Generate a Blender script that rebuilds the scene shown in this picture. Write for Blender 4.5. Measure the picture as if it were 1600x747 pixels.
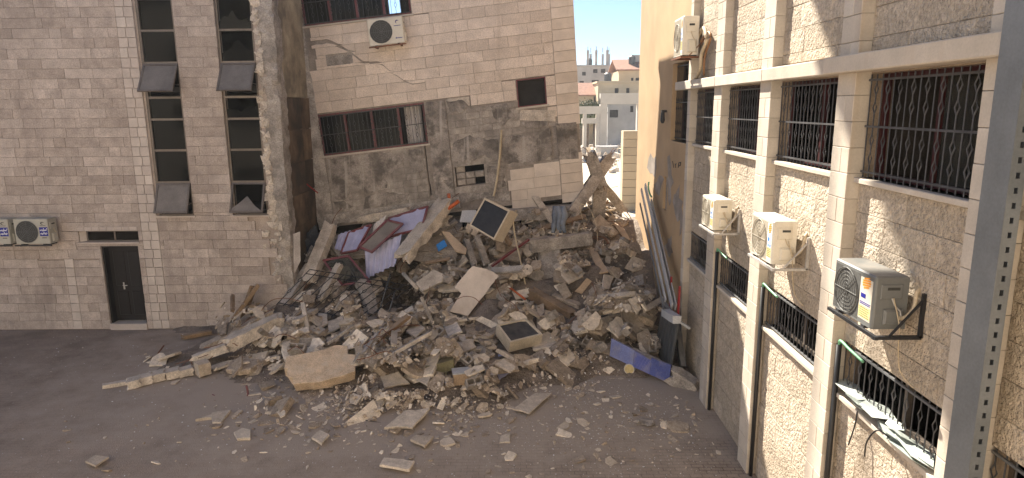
import bpy, bmesh, math, random
import numpy as np
from mathutils import Vector, Matrix, Euler, noise

# ------------------------------------------------------------------ camera, sky, sun, exposure
SC = bpy.context.scene
for o in list(bpy.data.objects): bpy.data.objects.remove(o)
COL = SC.collection
CAM_H, PITCH, ROLL, YAW, FPX = 6.0, math.radians(11.318), math.radians(-0.554), math.radians(-0.607), 1031.7
fw = Vector((math.sin(YAW)*math.cos(PITCH), math.cos(YAW)*math.cos(PITCH), -math.sin(PITCH)))
_rt = Vector((math.cos(YAW), -math.sin(YAW), 0)); _up = _rt.cross(fw)
RT = _rt*math.cos(ROLL) + _up*math.sin(ROLL); UP = _up*math.cos(ROLL) - _rt*math.sin(ROLL)
CPOS = Vector((0, 0, CAM_H))
cd = bpy.data.cameras.new('camera'); cam = bpy.data.objects.new('camera', cd); COL.objects.link(cam)
cam.matrix_world = Matrix(((RT.x, UP.x, -fw.x, 0), (RT.y, UP.y, -fw.y, 0), (RT.z, UP.z, -fw.z, CAM_H), (0, 0, 0, 1)))
cd.sensor_fit = 'HORIZONTAL'; cd.sensor_width = 36; cd.lens = FPX/1600*36; cd.clip_start = 0.1; cd.clip_end = 3000
SC.camera = cam
SUN_EL, SUN_AZ = math.radians(44.4), math.radians(-27)      # azimuth from +Y, negative = to the left
w = bpy.data.worlds.new('World'); SC.world = w; w.use_nodes = True
nt = w.node_tree; nt.nodes.clear()
sky = nt.nodes.new('ShaderNodeTexSky'); sky.sky_type = 'NISHITA'; sky.sun_disc = False
sky.sun_elevation = SUN_EL; sky.sun_rotation = SUN_AZ; sky.air_density = 0.8; sky.dust_density = 0.05; sky.ozone_density = 2.0; sky.altitude = 1500
bg = nt.nodes.new('ShaderNodeBackground'); bg.inputs['Strength'].default_value = 0.05
wo = nt.nodes.new('ShaderNodeOutputWorld')
nt.links.new(sky.outputs[0], bg.inputs[0]); nt.links.new(bg.outputs[0], wo.inputs[0])
sl = bpy.data.lights.new('sun', 'SUN'); sl.energy = 4.8; sl.angle = math.radians(0.55); sl.color = (1, .91, .78)
sun = bpy.data.objects.new('sun', sl); COL.objects.link(sun)
sdir = Vector((math.sin(SUN_AZ)*math.cos(SUN_EL), math.cos(SUN_AZ)*math.cos(SUN_EL), math.sin(SUN_EL)))
sun.rotation_euler = sdir.to_track_quat('Z', 'Y').to_euler(); sun.location = (-20, 30, 40)
vs = SC.view_settings; vs.view_transform = 'Standard'; vs.look = 'None'; vs.exposure = 1.87; vs.gamma = 1; vs.use_curve_mapping = False

SC.cycles.max_bounces = 6; SC.cycles.diffuse_bounces = 4; SC.cycles.glossy_bounces = 2; SC.cycles.transmission_bounces = 2; SC.cycles.volume_bounces = 0; SC.cycles.transparent_max_bounces = 6

# ------------------------------------------------------------------ pixel helpers (photograph pixel -> point at a chosen real distance)
def ray(x, y): return fw + RT*((x-800)/FPX) - UP*((y-373.5)/FPX)
def atY(x, y, Y): d = ray(x, y); return CPOS + d*(Y/d.y)
def atX(x, y, X): d = ray(x, y); return CPOS + d*(X/d.x)
def atZ(x, y, z=0.): d = ray(x, y); return CPOS + d*((z-CAM_H)/d.z)
def proj(P):
    v = Vector(P)-CPOS; z = v.dot(fw); return 800+FPX*v.dot(RT)/z, 373.5-FPX*v.dot(UP)/z

# ------------------------------------------------------------------ materials
def mat(name, c1, c2=None, rough=.85, metal=0., var=.3, vscale=2.5, fine=.15, fscale=40., stain=None, dust=0., dustc=(.36, .31, .26),
        bumps=(), spec=.3, coords='Object', stretch=(1, 1, 1), streak=None):
    m = bpy.data.materials.new(name); m.use_nodes = True; t = m.node_tree; N = t.nodes; Lk = t.links
    b = N['Principled BSDF']; b.inputs['Roughness'].default_value = rough; b.inputs['Metallic'].default_value = metal
    b.inputs['Specular IOR Level'].default_value = spec
    tc = N.new('ShaderNodeTexCoord'); oi = N.new('ShaderNodeObjectInfo'); at = N.new('ShaderNodeAttribute'); at.attribute_name = 'rnd'
    def math_(op, a, bb=None, clamp=False):
        n = N.new('ShaderNodeMath'); n.operation = op; n.use_clamp = clamp
        for i, q in enumerate((a, bb)):
            if q is None: continue
            if isinstance(q, (int, float)): n.inputs[i].default_value = q
            else: Lk.new(q, n.inputs[i])
        return n.outputs[0]
    rnd = math_('FRACT', math_('ADD', oi.outputs['Random'], at.outputs['Fac']))
    off = N.new('ShaderNodeVectorMath'); off.operation = 'ADD'; Lk.new(tc.outputs[coords], off.inputs[0])
    cmb = N.new('ShaderNodeCombineXYZ')
    for i, k in enumerate((31., 17., 53.)): Lk.new(math_('MULTIPLY', rnd, k), cmb.inputs[i])
    Lk.new(cmb.outputs[0], off.inputs[1])
    mp = N.new('ShaderNodeMapping'); mp.inputs['Scale'].default_value = stretch; Lk.new(off.outputs[0], mp.inputs['Vector']); V = mp.outputs[0]
    def nz(scale, detail=4., rg=.6, vec=None):
        n = N.new('ShaderNodeTexNoise'); n.inputs['Scale'].default_value = scale; n.inputs['Detail'].default_value = detail; n.inputs['Roughness'].default_value = rg
        Lk.new(vec or V, n.inputs['Vector']); return n.outputs['Fac']
    def mix(fac, a, bb, typ='MIX'):
        n = N.new('ShaderNodeMix'); n.data_type = 'RGBA'; n.blend_type = typ
        for s, q in (('Factor', fac), ('A', a), ('B', bb)):
            i = [x for x in n.inputs if x.name == s and (x.type == ('VALUE' if s == 'Factor' else 'RGBA'))][0]
            if isinstance(q, (int, float)): i.default_value = q
            elif isinstance(q, tuple): i.default_value = (*q, 1)
            else: Lk.new(q, i)
        return [x for x in n.outputs if x.type == 'RGBA'][0]
    def rng(v, a, bb, c=0., d=1.):
        n = N.new('ShaderNodeMapRange'); Lk.new(v, n.inputs[0])
        for i, q in enumerate((a, bb, c, d)): n.inputs[i+1].default_value = q
        return n.outputs[0]
    col = mix(rnd, c1, c2 or c1)
    g = math_('MULTIPLY', rng(nz(vscale, 2), .3, .7, 1-var, 1+var), rng(nz(fscale, 1), .3, .7, 1-fine, 1+fine))
    gc = N.new('ShaderNodeCombineXYZ')
    for i in range(3): Lk.new(g, gc.inputs[i])
    col = mix(1., col, gc.outputs[0], 'MULTIPLY')
    if stain:
        sc, lo, hi, scol, amt = stain
        col = mix(math_('MULTIPLY', rng(nz(sc, 4, .65, tc.outputs[coords]), lo, hi), amt, True), col, scol)
    if streak:
        sc, lo, hi, scol, amt = streak
        mp2 = N.new('ShaderNodeMapping'); mp2.inputs['Scale'].default_value = (sc, sc, sc*.07); Lk.new(tc.outputs[coords], mp2.inputs['Vector'])
        col = mix(math_('MULTIPLY', rng(nz(1., 3, .6, mp2.outputs[0]), lo, hi), amt, True), col, scol)
    if dust:
        ge = N.new('ShaderNodeNewGeometry'); sx = N.new('ShaderNodeSeparateXYZ'); Lk.new(ge.outputs['Normal'], sx.inputs[0])
        dm = math_('MULTIPLY', math_('MULTIPLY', rng(sx.outputs[2], .25, .9), rng(nz(6, 2), .3, .6)), dust)
        col = mix(dm, col, dustc)
    Lk.new(col, b.inputs['Base Color'])
    nrm = None
    for (sc, dist, det, kind) in bumps:
        if kind == 'n': hgt = nz(sc, min(det, 2.5), .6)
        else:
            n = N.new('ShaderNodeTexVoronoi'); n.inputs['Scale'].default_value = sc; Lk.new(V, n.inputs['Vector']); hgt = n.outputs['Distance']
        bp = N.new('ShaderNodeBump'); bp.inputs['Strength'].default_value = 1.; bp.inputs['Distance'].default_value = dist
        Lk.new(hgt, bp.inputs['Height'])
        if nrm: Lk.new(nrm, bp.inputs['Normal'])
        nrm = bp.outputs[0]
    if nrm: Lk.new(nrm, b.inputs['Normal'])
    return m
M = {}
M['lstone'] = mat('left_stone', (.38, .315, .267), (.50, .425, .37), var=.18, vscale=3, fine=.16, bumps=((26, .02, 5, 'n'),), stain=(.55, .5, .75, (.29, .24, .21), .6), streak=(2.2, .52, .8, (.22, .18, .155), .6))
M['lmortar'] = mat('pink_mortar', (.36, .30, .255), (.4, .33, .28), var=.2, bumps=((30, .006, 4, 'n'),))
M['soot'] = mat('sooty_board', (.085, .06, .042), (.17, .115, .07), var=.45, vscale=1.2, stain=(1.2, .42, .65, (.035, .03, .027), .8))
M['wing'] = mat('white_stone', (.64, .58, .50), var=.1)  # paleness set for the light the unseen wing bounces
M['fanpanel'] = mat('tan_fan_panel', (.36, .32, .25), rough=.6, var=.1)
M['fanpanel_grey'] = mat('grey_fan_panel', (.09, .09, .085), rough=.6, var=.1)
M['lquoin'] = mat('left_quoin', (.48, .41, .36), (.56, .49, .43), var=.12, fine=.06, bumps=((60, .003, 3, 'n'),), streak=(3, .55, .8, (.3, .25, .21), .4))
M['mstone'] = mat('mid_stone', (.62, .52, .43), (.74, .63, .53), var=.12, vscale=2, fine=.13, bumps=((30, .02, 5, 'n'),), stain=(.8, .55, .8, (.4, .29, .19), .4), streak=(2.5, .58, .85, (.36, .27, .19), .45))
M['msmooth'] = mat('mid_smooth_stone', (.60, .51, .42), (.70, .61, .52), var=.1, fine=.05, bumps=((80, .002, 3, 'n'),), streak=(3, .58, .8, (.4, .31, .24), .4))
M['rstone'] = mat('right_rough_stone', (.43, .36, .275), (.53, .45, .355), var=.15, vscale=5, fine=.18, fscale=25, bumps=((22, .05, 3, 'n'), (55, .012, 3, 'n')), stain=(.7, .55, .8, (.42, .3, .19), .4))
M['rsmooth'] = mat('right_smooth_stone', (.48, .42, .345), (.56, .50, .42), var=.1, fine=.05, bumps=((60, .003, 3, 'n'),), streak=(3, .55, .8, (.45, .34, .24), .45))
M['plaster'] = mat('yellow_plaster', (.44, .305, .175), (.44, .305, .175), var=.12, vscale=.8, fine=.05, bumps=((25, .004, 4, 'n'),), streak=(1.6, .55, .8, (.45, .32, .2), .4), stain=(1.2, .58, .75, (.4, .31, .22), .5))
M['mortar'] = mat('mortar', (.28, .24, .205), (.31, .265, .225), var=.3, bumps=((30, .01, 4, 'n'),))
M['rmortar'] = mat('sandy_mortar', (.33, .26, .19), var=.2, bumps=((30, .006, 4, 'n'),))
M['conc'] = mat('grey_concrete', (.32, .285, .25), (.41, .365, .32), var=.35, vscale=3, fine=.25, fscale=30, bumps=((14, .03, 6, 'n'), (70, .006, 3, 'n')), stain=(1.6, .5, .7, (.15, .13, .115), .6), dust=.3)
M['conc_pale'] = mat('pale_concrete', (.50, .435, .36), (.58, .51, .43), var=.3, vscale=3, fine=.2, fscale=30, bumps=((14, .025, 6, 'n'), (70, .006, 3, 'n')), stain=(2.4, .5, .7, (.26, .22, .18), .6), dust=.4)
M['cmu'] = mat('grey_block', (.33, .29, .25), (.40, .35, .30), var=.3, vscale=4, fine=.25, fscale=60, bumps=((40, .014, 5, 'n'),), stain=(1.1, .46, .66, (.17, .15, .13), .75), streak=(3, .54, .72, (.46, .41, .36), .6))
M['render'] = mat('stained_render', (.30, .265, .23), (.36, .315, .275), var=.35, vscale=1.6, fine=.22, fscale=35, bumps=((9, .05, 6, 'n'), (45, .012, 4, 'n')), stain=(2.0, .45, .6, (.105, .092, .08), .85), streak=(4.5, .56, .68, (.52, .47, .42), .7))
M['slab'] = mat('pale_slab', (.46, .385, .30), (.82, .72, .59), var=.22, vscale=5, fine=.16, bumps=((22, .01, 4, 'n'), (80, .003, 3, 'n')), stain=(2.2, .5, .7, (.38, .31, .24), .35), dust=.2, dustc=(.50, .43, .35))
M['chunk'] = mat('rubble_chunk', (.27, .21, .155), (.52, .42, .315), var=.3, vscale=6, fine=.25, bumps=((18, .03, 5, 'n'), (70, .007, 3, 'n')), dust=.4, stain=(2, .5, .7, (.27, .22, .18), .55))
M['dirt'] = mat('rubble_dirt', (.20, .162, .13), (.23, .185, .15), var=.35, vscale=2, fine=.3, fscale=50, bumps=((10, .06, 6, 'n'), (45, .02, 4, 'n')))
M['maroon'] = mat('maroon_paint', (.13, .018, .024), (.15, .022, .026), rough=.45, var=.25, fine=.1, dust=.35, spec=.5)
M['maroon_dark'] = mat('dark_maroon_paint', (.04, .010, .012), (.05, .012, .013), rough=.5, var=.25, fine=.1, dust=.3)
M['iron'] = mat('black_iron', (.018, .018, .02), rough=.5, metal=.0, var=.3, spec=.5)
M['iron_r'] = mat('sunlit_iron', (.075, .075, .078), rough=.5, metal=.2, var=.3, spec=.5)  # lighter than the black iron: sun on the right-hand bars put into the colour
M['iron_grey'] = mat('grey_iron', (.16, .165, .17), rough=.5, metal=.3, var=.2, spec=.5)
M['white_iron'] = mat('pale_iron', (.42, .40, .37), rough=.5, var=.2)
M['alu'] = mat('bronze_aluminium', (.145, .12, .1), (.17, .14, .115), rough=.45, metal=.4, var=.15, dust=.3)
M['flap'] = mat('dusty_flap_glass', (.16, .145, .135), (.19, .17, .155), rough=.7, var=.2, fine=.1, spec=.25)
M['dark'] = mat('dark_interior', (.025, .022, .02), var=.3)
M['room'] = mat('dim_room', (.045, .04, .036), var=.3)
M['acbody'] = mat('cream_metal', (.62, .57, .46), (.68, .63, .53), rough=.45, var=.08, fine=.04, spec=.5, streak=(6, .58, .8, (.45, .37, .25), .4))
M['acgrey'] = mat('grey_metal', (.15, .155, .15), rough=.45, var=.08, fine=.04, spec=.5, dust=.3)
M['acleft'] = mat('old_cream_metal', (.40, .385, .32), (.43, .41, .35), rough=.5, var=.1, fine=.05, spec=.4, streak=(6, .55, .8, (.28, .24, .17), .5))
M['acfan'] = mat('fan_dark', (.05, .05, .046), rough=.6, var=.2)
M['fin'] = mat('condenser_fin', (.13, .13, .12), rough=.5, metal=.5, var=.2)
M['black'] = mat('black_ink', (.02, .02, .02), rough=.6, var=.1)
M['blueink'] = mat('blue_ink', (.015, .02, .22), rough=.6, var=.1)
M['skyblueink'] = mat('sky_blue_ink', (.03, .2, .55), rough=.6, var=.1)
M['white'] = mat('white_ink', (.75, .75, .75), rough=.6, var=.05)
M['orange'] = mat('orange_ink', (.75, .32, .04), rough=.6, var=.1)
M['yellowink'] = mat('yellow_ink', (.72, .62, .28), rough=.6, var=.1)
M['pipe_black'] = mat('black_pipe', (.012, .012, .013), rough=.45, var=.2, spec=.5)
M['hose_green'] = mat('green_hose', (.16, .42, .24), rough=.4, var=.15, spec=.5)
M['hose_tan'] = mat('tan_hose', (.50, .41, .28), rough=.6, var=.2)
M['copper'] = mat('copper_pipe', (.32, .17, .08), rough=.5, metal=.3, var=.2)
M['rust'] = mat('rusty_steel', (.16, .065, .035), (.2, .09, .05), rough=.8, var=.35)
M['red'] = mat('red_paint', (.30, .03, .03), rough=.5, var=.2, dust=.2)
M['orangepl'] = mat('orange_plastic', (.55, .12, .03), rough=.5, var=.15, dust=.2)
M['steel'] = mat('grey_painted_steel', (.20, .215, .225), rough=.45, metal=.3, var=.12, fine=.06, spec=.5, streak=(5, .58, .8, (.14, .14, .14), .4))
M['slat'] = mat('grey_board', (.42, .43, .44), (.48, .48, .48), rough=.5, var=.12, dust=.25)
M['shutter'] = mat('dark_grey_panel', (.075, .08, .085), rough=.5, metal=.3, var=.15, dust=.4)
M['curtain'] = mat('lilac_curtain', (.29, .30, .49), (.44, .44, .58), rough=.9, var=.15, fine=.06, spec=.1)
M['curtain_w'] = mat('white_curtain', (.52, .48, .45), (.6, .56, .53), rough=.9, var=.15, spec=.1)
M['cream'] = mat('cream_cabinet', (.58, .50, .38), (.6, .52, .4), rough=.5, var=.12, dust=.25)
M['panelblack'] = mat('black_panel', (.012, .014, .018), rough=.35, var=.2, dust=.12, spec=.5)
M['wood'] = mat('brown_timber', (.20, .13, .075), (.28, .19, .11), rough=.8, var=.3, stretch=(1, 1, 1), dust=.3, bumps=((30, .006, 4, 'n'),))
M['cardboard'] = mat('cardboard', (.42, .30, .19), (.5, .37, .25), rough=.9, var=.2, dust=.3)
M['greenwood'] = mat('olive_box', (.2, .18, .1), rough=.8, var=.25, dust=.4)
M['tanface'] = mat('tan_slab_face', (.58, .44, .30), (.60, .46, .32), var=.2, vscale=4, fine=.2, bumps=((35, .01, 4, 'n'),), stain=(3, .5, .7, (.62, .53, .42), .6), dust=.15)
M['bluetile'] = mat('blue_panel', (.06, .08, .26), rough=.5, var=.15, dust=.5, stain=(4, .48, .7, (.33, .30, .29), .45))
M['bluetile_pale'] = mat('pale_blue_panel', (.16, .19, .40), rough=.5, var=.15, dust=.5, stain=(4, .48, .7, (.33, .30, .29), .45))
M['bluetile_mid'] = mat('patterned_blue_panel', (.085, .105, .34), rough=.5, var=.2, dust=.5, stain=(4, .48, .7, (.33, .30, .29), .45))
M['bucket'] = mat('yellowed_plastic', (.58, .46, .22), rough=.5, var=.15)
M['cloth'] = mat('dark_cloth', (.045, .05, .06), rough=.95, var=.3, dust=.3)
M['cloth_blue'] = mat('grey_blue_cloth', (.2, .23, .28), rough=.95, var=.3, dust=.3)
M['shard'] = mat('glass_shard', (.36, .42, .39), (.5, .54, .5), rough=.25, var=.2, spec=.6)
M['door'] = mat('dark_brown_door', (.012, .009, .008), rough=.6, var=.2)
M['sand'] = mat('sandy_lot', (.48, .41, .31), var=.25, vscale=.3, fine=.2, fscale=6, bumps=((1.5, .1, 6, 'n'),))
M['far_white'] = mat('far_white_render', (.50, .46, .40), var=.1, vscale=.5)
M['far_tan'] = mat('far_tan_wall', (.50, .40, .27), var=.1, vscale=.5)
M['far_grey'] = mat('far_grey_concrete', (.36, .35, .34), var=.15, vscale=.5)
M['tile_red'] = mat('red_roof_tile', (.30, .16, .11), var=.2)
M['leaf'] = mat('dusty_leaf', (.06, .085, .035), (.1, .12, .055), rough=.7, var=.3)
M['bark'] = mat('bark', (.12, .085, .06), var=.3)
def glass(name, tint, dustcol, gl=.16, df=.14, rough=.06):
    m = bpy.data.materials.new(name); m.use_nodes = True; t = m.node_tree; t.nodes.clear(); N = t.nodes
    o = N.new('ShaderNodeOutputMaterial'); tr = N.new('ShaderNodeBsdfTransparent'); tr.inputs[0].default_value = (*tint, 1)
    g = N.new('ShaderNodeBsdfGlossy'); g.inputs['Roughness'].default_value = rough; d = N.new('ShaderNodeBsdfDiffuse'); d.inputs[0].default_value = (*dustcol, 1)
    a = N.new('ShaderNodeMixShader'); b = N.new('ShaderNodeMixShader'); a.inputs[0].default_value = gl; b.inputs[0].default_value = df
    n = N.new('ShaderNodeTexNoise'); n.inputs['Scale'].default_value = 3; n.inputs['Detail'].default_value = 5
    tc = N.new('ShaderNodeTexCoord'); t.links.new(tc.outputs['Object'], n.inputs['Vector'])
    mr = N.new('ShaderNodeMapRange'); mr.inputs[1].default_value = .35; mr.inputs[2].default_value = .75; mr.inputs[3].default_value = df*.5; mr.inputs[4].default_value = df*1.6
    t.links.new(n.outputs['Fac'], mr.inputs[0]); t.links.new(mr.outputs[0], b.inputs[0])
    t.links.new(tr.outputs[0], a.inputs[1]); t.links.new(g.outputs[0], a.inputs[2]); t.links.new(a.outputs[0], b.inputs[1]); t.links.new(d.outputs[0], b.inputs[2])
    t.links.new(b.outputs[0], o.inputs[0]); return m
M['glass_dark'] = glass('dark_window_glass', (.30, .31, .30), (.08, .076, .07), .008, .03)
M['glass_dusty'] = glass('dusty_window_glass', (.4, .42, .40), (.13, .125, .11), .012, .2)
def ground_mat():
    m = mat('courtyard_paving', (.30, .238, .19), (.315, .25, .20), spec=.05, var=.25, vscale=.8, fine=.22, fscale=45, bumps=((60, .012, 4, 'n'),), stain=(.5, .45, .7, (.185, .147, .12), .6), coords='Object')
    t = m.node_tree; N = t.nodes; Lk = t.links; b = N['Principled BSDF']
    tc = N.new('ShaderNodeTexCoord'); br = N.new('ShaderNodeTexBrick'); br.inputs['Scale'].default_value = 1.
    br.inputs['Brick Width'].default_value = .2; br.inputs['Row Height'].default_value = .1; br.inputs['Mortar Size'].default_value = .009; br.inputs['Mortar Smooth'].default_value = .3
    br.inputs['Color1'].default_value = (1, 1, 1, 1); br.inputs['Color2'].default_value = (.82, .82, .82, 1); br.inputs['Mortar'].default_value = (.32, .32, .32, 1)
    Lk.new(tc.outputs['Object'], br.inputs['Vector'])
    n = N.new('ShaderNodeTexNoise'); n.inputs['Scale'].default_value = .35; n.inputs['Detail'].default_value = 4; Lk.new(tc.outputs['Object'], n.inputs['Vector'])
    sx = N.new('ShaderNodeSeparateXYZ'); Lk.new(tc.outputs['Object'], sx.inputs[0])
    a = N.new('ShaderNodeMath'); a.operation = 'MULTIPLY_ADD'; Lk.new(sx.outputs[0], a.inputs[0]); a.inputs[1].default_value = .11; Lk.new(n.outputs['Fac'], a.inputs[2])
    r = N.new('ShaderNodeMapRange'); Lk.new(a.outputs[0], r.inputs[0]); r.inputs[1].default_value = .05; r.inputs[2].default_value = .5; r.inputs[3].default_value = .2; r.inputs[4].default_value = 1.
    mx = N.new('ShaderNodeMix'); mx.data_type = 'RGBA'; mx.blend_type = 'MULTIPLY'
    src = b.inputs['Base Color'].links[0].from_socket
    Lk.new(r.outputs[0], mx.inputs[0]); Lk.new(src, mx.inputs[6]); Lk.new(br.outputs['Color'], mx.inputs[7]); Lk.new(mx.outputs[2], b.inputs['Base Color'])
    vd = N.new('ShaderNodeVectorMath'); vd.operation = 'SUBTRACT'; Lk.new(tc.outputs['Object'], vd.inputs[0]); vd.inputs[1].default_value = (-1.5, 14.5, 0)
    vm = N.new('ShaderNodeVectorMath'); vm.operation = 'MULTIPLY'; Lk.new(vd.outputs[0], vm.inputs[0]); vm.inputs[1].default_value = (1/7.5, 1/4.6, 0)
    vl = N.new('ShaderNodeVectorMath'); vl.operation = 'LENGTH'; Lk.new(vm.outputs[0], vl.inputs[0])
    nd = N.new('ShaderNodeTexNoise'); nd.inputs['Scale'].default_value = 1.6; nd.inputs['Detail'].default_value = 7; nd.inputs['Roughness'].default_value = .7; Lk.new(tc.outputs['Object'], nd.inputs['Vector'])
    ad = N.new('ShaderNodeMath'); ad.operation = 'MULTIPLY_ADD'; Lk.new(nd.outputs['Fac'], ad.inputs[0]); ad.inputs[1].default_value = -1.4; Lk.new(vl.outputs['Value'], ad.inputs[2])
    dr_ = N.new('ShaderNodeMapRange'); Lk.new(ad.outputs[0], dr_.inputs[0]); dr_.inputs[1].default_value = .75; dr_.inputs[2].default_value = .1; dr_.inputs[3].default_value = 0; dr_.inputs[4].default_value = .9
    m2 = N.new('ShaderNodeMix'); m2.data_type = 'RGBA'; Lk.new(dr_.outputs[0], m2.inputs[0]); Lk.new(mx.outputs[2], m2.inputs[6]); m2.inputs[7].default_value = (.41, .345, .285, 1); Lk.new(m2.outputs[2], b.inputs['Base Color'])
    bp = N.new('ShaderNodeBump'); bp.inputs['Distance'].default_value = .006; bp.invert = True; Lk.new(br.outputs['Fac'], bp.inputs['Height']); Lk.new(r.outputs[0], bp.inputs['Strength'])
    Lk.new(b.inputs['Normal'].links[0].from_socket, bp.inputs['Normal']); Lk.new(bp.outputs[0], b.inputs['Normal'])
    return m
M['ground'] = ground_mat()

# ------------------------------------------------------------------ mesh builder and object helpers
class MB:
    def __init__(s): s.v = []; s.f = []; s.r = []; s.cur = 0.
    def add(s, vs, fs):
        n = len(s.v); s.v += [tuple(p) for p in vs]; s.f += [tuple(i+n for i in q) for q in fs]; s.r += [s.cur]*len(vs); return s
    def box8(s, p): return s.add(p, [(0, 3, 2, 1), (4, 5, 6, 7), (0, 1, 5, 4), (1, 2, 6, 5), (2, 3, 7, 6), (3, 0, 4, 7)])
    def box(s, x0, x1, y0, y1, z0, z1):
        return s.box8([(x0, y0, z0), (x1, y0, z0), (x1, y1, z0), (x0, y1, z0), (x0, y0, z1), (x1, y0, z1), (x1, y1, z1), (x0, y1, z1)])
    def fbox(s, F, a0, a1, b0, b1, w0, w1):
        return s.box8([F(a0, b0, w0), F(a1, b0, w0), F(a1, b1, w0), F(a0, b1, w0), F(a0, b0, w1), F(a1, b0, w1), F(a1, b1, w1), F(a0, b1, w1)])
    def bar(s, A, B, wd, th=None, up=(0, 0, 1)):
        A = Vector(A); B = Vector(B); d = (B-A).normalized(); u = Vector(up)
        if abs(d.dot(u)) > .97: u = Vector((0, 1, 0))
        r = d.cross(u).normalized()*(wd/2); q = r.cross(d).normalized()*((th or wd)/2)
        return s.box8([A-r-q, A+r-q, A+r+q, A-r+q, B-r-q, B+r-q, B+r+q, B-r+q])
    def tube(s, P, r, n=6, cap=True):
        P = [Vector(p) for p in P]; rings = []; u = Vector((.13, .31, .94))
        for i, p in enumerate(P):
            d = (P[min(i+1, len(P)-1)]-P[max(i-1, 0)]).normalized(); a = d.cross(u)
            if a.length < .05: a = d.cross(Vector((1, 0, 0)))
            a.normalize(); b = d.cross(a); rr = r[i] if isinstance(r, (list, tuple)) else r
            rings.append([p+a*(math.cos(2*math.pi*k/n)*rr)+b*(math.sin(2*math.pi*k/n)*rr) for k in range(n)])
        vs = [q for R in rings for q in R]; fs = []
        for i in range(len(P)-1):
            for k in range(n): fs.append((i*n+k, i*n+(k+1) % n, (i+1)*n+(k+1) % n, (i+1)*n+k))
        if cap: fs.append(tuple(range(n))[::-1]); fs.append(tuple((len(P)-1)*n+k for k in range(n)))
        return s.add(vs, fs)
    def prism(s, pts, off):
        n = len(pts); off = Vector(off); vs = [Vector(p) for p in pts]+[Vector(p)+off for p in pts]
        return s.add(vs, [tuple(range(n))[::-1], tuple(range(n, 2*n))]+[(i, (i+1) % n, n+(i+1) % n, n+i) for i in range(n)])
    def mesh(s, name, m, smooth=False, recalc=True):
        me = bpy.data.meshes.new(name); me.from_pydata(s.v, [], s.f)
        a = me.attributes.new('rnd', 'FLOAT', 'POINT'); a.data.foreach_set('value', np.array(s.r, dtype=np.float32))
        if recalc:
            bm = bmesh.new(); bm.from_mesh(me); bmesh.ops.recalc_face_normals(bm, faces=bm.faces); bm.to_mesh(me); bm.free()
        if smooth: me.shade_smooth()
        me.materials.append(M[m] if isinstance(m, str) else m); return me
    def build(s, name, m, parent=None, smooth=False, recalc=True): return obj(name, s.mesh(name, m, smooth, recalc), parent)
def obj(name, me, parent=None):
    o = bpy.data.objects.new(name, me); COL.objects.link(o)
    if parent is not None:
        o.parent = parent
        o.matrix_parent_inverse = WM(parent).inverted()
    return o
_wm = {}
def WM(o):
    if o.name in _wm: return _wm[o.name]
    return Matrix.Identity(4)
def tag(o, label=None, cat=None, group=None, kind=None):
    if label: o['label'] = label
    if cat: o['category'] = cat
    if group: o['group'] = group
    if kind or cat: o['kind'] = kind or 'thing'
    return o
def thing(name, label, cat, loc, group=None):
    o = bpy.data.objects.new(name, None); COL.objects.link(o); o.location = loc; o.empty_display_size = .2
    _wm[o.name] = Matrix.Translation(Vector(loc)); return tag(o, label, cat, group)
def subtract(r, holes):
    out = [r]
    for (h0, h1, k0, k1) in holes:
        nx = []
        for (a0, a1, b0, b1) in out:
            if h0 >= a1 or h1 <= a0 or k0 >= b1 or k1 <= b0: nx.append((a0, a1, b0, b1)); continue
            if k0 > b0: nx.append((a0, a1, b0, k0))
            if k1 < b1: nx.append((a0, a1, k1, b1))
            c0, c1 = max(b0, k0), min(b1, k1)
            if h0 > a0: nx.append((a0, h0, c0, c1))
            if h1 < a1: nx.append((h1, a1, c0, c1))
        out = nx
    return out
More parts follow.
